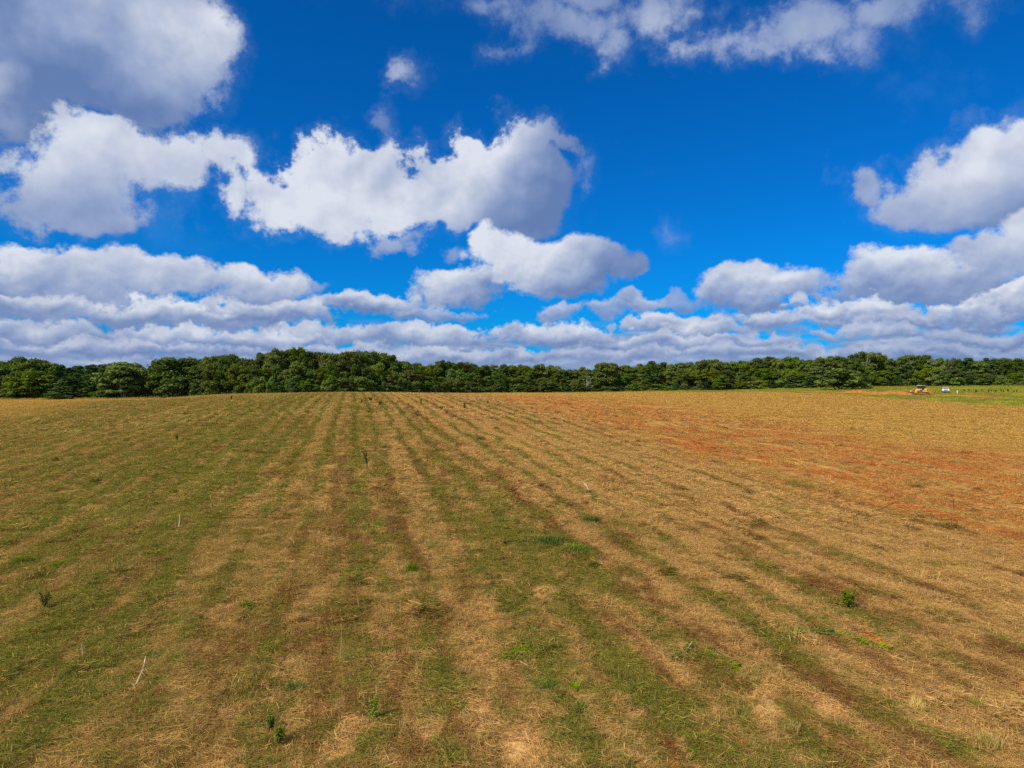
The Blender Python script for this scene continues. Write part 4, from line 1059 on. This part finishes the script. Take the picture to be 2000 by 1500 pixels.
mp.location = (X, Y, Z); mp['label'] = 'small white marker post in the meadow right of the white pickup'; mp['category'] = 'post'

# ------------------------------------------------------------------ heaps of clay along the graded strip
M_CLAYH = plain('loose_clay', (.45, .15, .04), .95, var=.35, scale=1.2, bump=.6, spec=.05)
def heap(px, py, L, W_, H_, seed, lab):
    X, Y, Z = pix(px, py); n = 34; m = 18
    u = np.linspace(-1, 1, n); v = np.linspace(-1, 1, m); U, Vv = np.meshgrid(u, v)
    rr = np.clip(1-(U**2+Vv**2), 0, 1)
    hz = H_*rr**.8*(.45+1.1*fbm(U*3+seed, Vv*2+seed*2, 4, seed)) - .12
    xx = X+U*L/2; yy = Y+Vv*W_/2
    zz = ground_z(xx, yy)-Z+hz
    i_ = (np.arange(m-1)[:, None]*n+np.arange(n-1)[None, :]).ravel()
    me = mesh_from('dirt_heap', np.c_[(U*L/2).ravel(), (Vv*W_/2).ravel(), zz.ravel()], np.c_[i_, i_+1, i_+n+1, i_+n], [M_CLAYH], True)
    link('dirt_heap', me, loc=(X, Y, Z), label=lab, category='dirt heap', group='heaps of orange dirt left of the loader')
heap(1672, 767, 9, 4, 1.0, 3, 'pointed orange dirt heap farthest left of the loader')
heap(1712, 769, 12, 5, .8, 5, 'long dark orange dirt heap midway along the graded strip')
heap(1748, 770, 11, 5, 1.1, 8, 'bulky rust-red dirt heap just left of the loader bucket')
heap(1776, 771.3, 5, 3.5, .7, 12, 'small loose dirt heap right at the loader bucket')

# ------------------------------------------------------------------ single plants and sticks on the field
def blade_mesh(n, spread, lmin, lmax, w, tilt0, tilt1, seed, seg=4, droop=.5, dirn=None):
    """a clump of curved tapering blades out of one root"""
    r = np.random.default_rng(seed); V = []; Fq = []; rn = []
    for i in range(n):
        a = r.uniform(0, 6.283) if dirn is None else dirn+r.normal(0, .35)
        b = np.array([r.normal(0, spread), r.normal(0, spread), 0]); L = r.uniform(lmin, lmax); t = r.uniform(tilt0, tilt1)
        d = np.array([math.cos(a)*math.cos(t), math.sin(a)*math.cos(t), math.sin(t)]); s = np.array([-math.sin(a), math.cos(a), 0])
        o = len(V); q = r.random()
        for k in range(seg+1):
            f = k/seg; p = b+d*L*f+np.array([0, 0, -droop*L*f*f*.5]); p[2] = max(p[2], .01); ww = w*(1-f*.85)*(.5+f if f < .5 else 1)
            V += [p-s*ww/2, p+s*ww/2]; rn += [q, q]
        for k in range(seg): Fq.append((o+2*k, o+2*k+1, o+2*k+3, o+2*k+2))
    return np.array(V), np.array(Fq), np.array(rn)
def put_mesh(name, data, mat, loc, rot=0, parent=None, **props):
    me = mesh_from(name, data[0], data[1], [mat])
    if len(data) > 2: fattr(me, 'rnd', data[2])
    o = link(name, me, parent, loc, **props); o.rotation_euler = (0, 0, rot); return o
def clump(px, py, wpx, lab, mat=M_FROND, n=160, hpx=10, seed=1, name='green_clump', cat='weed', flat=False, grp='green clumps left in the mown grass'):
    X, Y, Z = pix(px, py); wm_ = wpx/F*Y; hm = max(.1, hpx/F*Y)
    d = blade_mesh(n, wm_*.22, max(.12, wm_*.25), max(.25, wm_*.55), .012+wm_*.012, .1 if flat else .35, .5 if flat else 1.3, seed, droop=.5)
    d[0][:, 2] *= hm/max(.05, d[0][:, 2].max()); put_mesh(name, d, mat, (X, Y, Z+.03), seed, label=lab, category=cat, group=grp)
def frond(px, py, wpx, hpx, lab, mat, seed=1, lean=0., name='leafy_weed', dx=0., dy=0., stemcol=None):
    """upright or leaning stem with many fine side leaves; wpx,hpx measured in the photograph"""
    X, Y, Z = pix(px, py); H = hpx/F*Y; Wd = wpx/F*Y/2; r = np.random.default_rng(seed); V = []; Fq = []; rn = []; stems = []
    ns = 5 if wpx > 12 else 3
    root = bpy.data.objects.new(name, None); COL.objects.link(root); root.location = (X, Y, Z); root['label'] = lab; root['category'] = 'weed'; root['group'] = 'single plants standing in the mown field'
    for s_ in range(ns):
        a = r.uniform(0, 6.28); tip = np.array([math.cos(a)*Wd*.6+dx*H, math.sin(a)*Wd*.6+dy*H, H*r.uniform(.75, 1)]); mid_ = tip*.5+np.array([0, 0, H*.08])
        stems.append(tube([(0, 0, -.05), mid_*.5, mid_, tip], [.012, .01, .008, .004], 5))
        for k in range(46):
            f = r.uniform(.18, 1); p = (mid_*2*f if f < .5 else mid_+(tip-mid_)*(f-.5)*2); b = r.uniform(0, 6.28); L = Wd*.75*(1.15-f*.6)*r.uniform(.6, 1.1)
            d = np.array([math.cos(b), math.sin(b), r.uniform(.1, .9)]); d /= np.linalg.norm(d); sd_ = np.array([-math.sin(b), math.cos(b), 0])*max(.014, L*.13, Y*.0007)
            o = len(V); V += [p-sd_*.3, p+sd_*.3, p+d*L*.6+sd_, p+d*L*.6-sd_]; Fq.append((o, o+1, o+2, o+3)); rn += [r.random()]*4
            o = len(V); V += [p+d*L*.6-sd_, p+d*L*.6+sd_, p+d*L+np.array([0, 0, -L*.15])+sd_*.15, p+d*L+np.array([0, 0, -L*.15])-sd_*.15]; Fq.append((o, o+1, o+2, o+3)); rn += [r.random()]*4
    fm = mesh_from('foliage', np.array(V), np.array(Fq), [mat]); fattr(fm, 'rnd', rn); link('foliage', fm, root)
    sv, sf = join(stems); link('stem', mesh_from('stem', sv, sf, [M_DARKST if stemcol is None else stemcol]), root)
    return root
def stalk(px0, py0, px1, py1, w, mat, lab, name='dry_stalk', flat=False, cat='stalk'):
    """from the foot (px0,py0) up to (px1,py1); flat: lying on the ground"""
    X, Y, Z = pix(px0, py0); a = np.array([X, Y, Z])
    if flat: b = np.array(pix(px1, py1))+np.array([0, 0, .10])
    else: b = np.array([(px1-1000)/F*Y, Y, CZ+(750-py1)/F*Y])
    b = b-a; m1 = b*.5+np.array([.02, .01, .02])*np.linalg.norm(b)
    v, f = tube([(0, 0, 0 if not flat else .06), m1, b], (w, w*.8, w*.45), 6)
    put_mesh(name, (v, f), mat, tuple(a), label=lab, category=cat)
stalk(266, 1346, 285, 1288, .026, M_WHITEST, 'long pale bleached stick lying before the dark green frond, lower left', 'fallen_stick', True, 'stick')
stalk(1150, 963, 1136, 942, .03, M_WHITEST, 'pale diagonal stick lying in the middle of the field', 'fallen_stick', True, 'stick')
stalk(349, 1034, 351, 1006, .028, M_WHITEST, 'short pale broken stalk standing in a green patch on the left')
stalk(304, 1130, 306, 1032, .008, M_DARKST, 'tall thin dark bare stalk on the left, below the short pale one')
stalk(663, 1308, 667, 1220, .010, M_DEAD, 'long thin straw-coloured stalk left of the bottom centre')
stalk(701, 1190, 699, 1170, .022, M_DEAD, 'short thick reddish stub beside a thin straw stub, left of centre')
stalk(679, 1190, 681, 1179, .016, M_TUFT, 'tiny bleached stub left of the reddish stub')
stalk(974, 1247, 972, 1233, .016, M_DARKST, 'short dark stub at the bottom centre')
stalk(1863, 998, 1861, 970, .022, M_DARKST, 'thin brown stalk standing on the orange streaks at the right')
stalk(1666, 1048, 1666, 1018, .03, M_TUFT, 'bleached stalk tuft standing right of centre')
stalk(162, 1291, 160, 1258, .02, M_DEAD, 'leaning pale stalk in the lower left grass')
stalk(310, 1279, 309, 1271, .03, M_DEAD, 'cut stub behind the dark green frond, lower left', cat='stalk')
stalk(1064, 1327, 1012, 1300, .010, M_WHITEST, 'pale stick lying at the bottom, right of the centre', 'fallen_stick', True, 'stick')
stalk(1033, 1458, 1026, 1442, .008, M_WHITEST, 'short white stick at the bottom edge near the centre', 'fallen_stick', True, 'stick')
stalk(1110, 1390, 1100, 1400, .012, M_WHITEST, 'short pale twig beside the bright green weeds at bottom centre', 'fallen_stick', True, 'stick')
stalk(664, 1465, 665, 1448, .005, M_DARKST, 'thin dark twig upright on the bare sandy patch at the bottom')
stalk(835, 1165, 838, 1130, .010, M_DARKST, 'thin dark stalk in the brown patch left of centre')
stalk(1412, 1188, 1414, 1160, .010, M_DARKST, 'thin dark stalk in dry grass right of the centre')
clump(301, 1284, 46, 'dark green feathery frond behind the long pale stick', M_FROND, 260, 14, 3)
clump(371, 1212, 92, 'wide flattened dark green patch, lower left', M_FROND, 420, 12, 4, flat=True)
clump(482, 1188, 24, 'upright dark green tuft right of the flattened green patch', M_FROND, 170, 22, 5)
clump(805, 1120, 24, 'bright blue-green clump left of the centre', M_FROND, 200, 22, 6)
clump(1158, 1022, 38, 'rounded green clump above the big green patch in mid field', M_FROND, 260, 12, 7)
clump(1072, 1060, 74, 'largest green patch right of the centre', M_FROND, 520, 22, 8)
clump(1130, 1080, 60, 'sparser green patch joining the right of the largest one', M_FROND, 260, 14, 9, flat=True)
clump(1790, 950, 36, 'dark green lens of weeds among the orange streaks', M_FROND, 240, 8, 10)
clump(1546, 952, 52, 'dark green heap at the edge of the orange clay', M_FROND, 260, 12, 11)
clump(575, 1354, 46, 'sprawling green weed at the lower left of centre', M_FROND, 180, 22, 12)
clump(757, 1275, 38, 'dark green tuft leaning left, below the centre', M_FROND, 220, 14, 13)
clump(1008, 1283, 66, 'dark green grass patch below the centre', M_FROND, 320, 14, 14, flat=True)
clump(1122, 1355, 24, 'small bright leafy weed at the bottom right of centre', M_LIME, 120, 20, 15)
clump(1065, 1355, 50, 'low bright green weeds left of the small leafy weed', M_FROND, 200, 16, 16, flat=True)
clump(1135, 1395, 40, 'dark green grass below the small leafy weed', M_FROND, 220, 18, 17)
clump(1790, 1395, 30, 'bleached straw tuft at lower right', M_TUFT, 160, 26, 19, 'straw_tuft', 'grass tuft', grp='bleached tufts in the dry grass')
clump(1905, 1390, 30, 'yellow-green tuft right of the bleached tuft', M_LIME, 140, 18, 20, 'straw_tuft', 'grass tuft', grp='bleached tufts in the dry grass')
clump(1548, 1442, 34, 'dull green-gold tuft near the bottom right', M_TUFT, 140, 18, 21, 'straw_tuft', 'grass tuft', grp='bleached tufts in the dry grass')
clump(1928, 1470, 60, 'wide pale grass tuft in the bottom right corner', M_TUFT, 260, 34, 22, 'straw_tuft', 'grass tuft', grp='bleached tufts in the dry grass')
clump(905, 1315, 26, 'bleached tuft below the centre', M_TUFT, 120, 16, 23, 'straw_tuft', 'grass tuft', grp='bleached tufts in the dry grass')
clump(120, 1110, 40, 'dark green clump at the left edge of mid field', M_FROND, 200, 12, 24, flat=True)
clump(45, 1102, 50, 'flattened blue-green streak at the left edge', M_FROND, 200, 8, 25, flat=True)
clump(24, 942, 26, 'yellow-green patch at the far left by orange clay', M_LIME, 160, 7, 26)
clump(735, 1028, 60, 'low green streak left of the centre', M_FROND, 260, 9, 27, flat=True)
clump(1465, 1028, 26, 'small green clump right of centre', M_FROND, 160, 10, 28)
clump(1630, 1203, 36, 'flat green patch under the young pine at right', M_FROND, 160, 9, 29, flat=True)
clump(1820, 1170, 34, 'tall dull green and straw heap at right', M_TUFT, 160, 20, 30, 'straw_tuft', 'grass tuft', grp='bleached tufts in the dry grass')
frond(546, 1462, 34, 46, 'yellow-green bushy weed at the bottom, left of centre', M_LIME, 31)
frond(528, 1440, 22, 38, 'dark feathery weed rising just behind the yellow-green one', M_NEEDLE, 32)
frond(730, 1415, 24, 50, 'bright leafy weed with drooping lower leaves at the bottom', M_LIME, 33)
frond(88, 1194, 30, 40, 'bushy pine seedling on the left side of the foreground', M_NEEDLE, 34)
frond(1658, 1192, 38, 44, 'young pine seedling with open branches at the right', M_NEEDLE, 35)
frond(718, 915, 14, 42, 'tall narrow pine sapling leaning left in mid field', M_NEEDLE, 36, dx=-.18)
frond(822, 792, 7, 14, 'small conical sapling near the crest of the field', M_NEEDLE, 37)
frond(707, 789, 5, 10, 'thin dark sapling left of the crest bushes', M_NEEDLE, 38)
frond(724, 783, 12, 7, 'low wide sapling on the crest', M_NEEDLE, 39)
frond(742, 793, 9, 9, 'round little sapling just below the crest', M_NEEDLE, 40)
frond(862, 803, 9, 9, 'round little bush right of the conical sapling', M_FROND, 41)
frond(907, 800, 11, 16, 'pale loose sapling right of the round bush', M_FROND, 42)
frond(346, 862, 10, 18, 'small upright sapling on the left slope', M_NEEDLE, 43)
def fallen(pts, wpx, lab, mat, seed, n=420):
    """a cut leafy branch lying along the ground through the given places"""
    W_ = np.array([pix(*p) for p in pts]); o_ = W_[0].copy(); P_ = W_-o_; r = np.random.default_rng(seed); w = wpx/F*o_[1]
    root = bpy.data.objects.new('fallen_green_branch', None); COL.objects.link(root); root.location = tuple(o_); root['label'] = lab; root['category'] = 'branch'; root['group'] = 'green branches lying in the straw'
    V = []; Fq = []; rn = []
    for k in range(n):
        f = r.random()*(len(P_)-1); i = min(int(f), len(P_)-2); p = P_[i]*(1-(f-i))+P_[i+1]*(f-i); d0 = P_[i+1]-P_[i]; d0 /= np.linalg.norm(d0)
        sd_ = np.array([-d0[1], d0[0], 0])*r.choice([-1, 1]); d = d0*r.uniform(.3, 1.2)+sd_*r.uniform(.2, 1)+np.array([0, 0, r.uniform(0, .5)]); d /= np.linalg.norm(d)
        L = w*r.uniform(.3, .9); q = np.cross(d, [0, 0, 1]); q /= np.linalg.norm(q); q = (q+np.array([0, 0, r.uniform(-.5, .5)]))*L*.10; p = p+np.array([0, 0, r.uniform(.03, .12)])+sd_*r.uniform(0, w*.3)
        o = len(V); V += [p-q*.4, p+q*.4, p+d*L*.6+q, p+d*L*.6-q, p+d*L]; Fq.append((o, o+1, o+2, o+3)); Fq.append((o+3, o+2, o+4, o+4)); rn += [r.random()]*5
    Fq = [f_ for f_ in Fq if len(set(f_)) == 4]
    fm = mesh_from('foliage', np.array(V), np.array(Fq), [mat]); fattr(fm, 'rnd', rn); link('foliage', fm, root)
    v, f = tube(P_+np.array([0, 0, .08]), np.linspace(.018, .006, len(P_)), 5); link('stem', mesh_from('stem', v, f, [M_DEAD]), root)
fallen([(1632, 1246), (1665, 1252), (1700, 1266), (1738, 1276)], 20, 'long bright green branch lying slanted in the straw at right', M_LIME, 44)
fallen([(1545, 1243), (1585, 1240), (1628, 1248)], 24, 'dark green flattened stems left of the long bright branch', M_FROND, 45, 150)
fallen([(1375, 1290), (1400, 1296), (1440, 1312)], 20, 'short bright fern-like branch right of the bottom centre', M_LIME, 46)
fallen([(1352, 1278), (1335, 1286), (1315, 1297)], 14, 'narrow dark green sprig left of the fern-like branch', M_FROND, 47)
frond(953, 790, 5, 8, 'tiny sapling at the crest left of the orange clay', M_NEEDLE, 47)
frond(452, 781, 6, 9, 'dark little sapling at the left shoulder of the crest', M_NEEDLE, 48)
# standing weeds in the meadow right of the pickup
rw = random.Random(4)
for i in range(13):
    px_ = 1884+i*8.3+(i % 3)*1.6+rw.uniform(-2, 2)
    frond(px_, 766+rw.uniform(-.8, 1.4), 3.2, rw.uniform(3.5, 6.5), ORD[i]+' from left of the dark weeds standing in the meadow right of the pickup', M_FROND, 60+i)['group'] = 'row of dark weeds in the meadow'
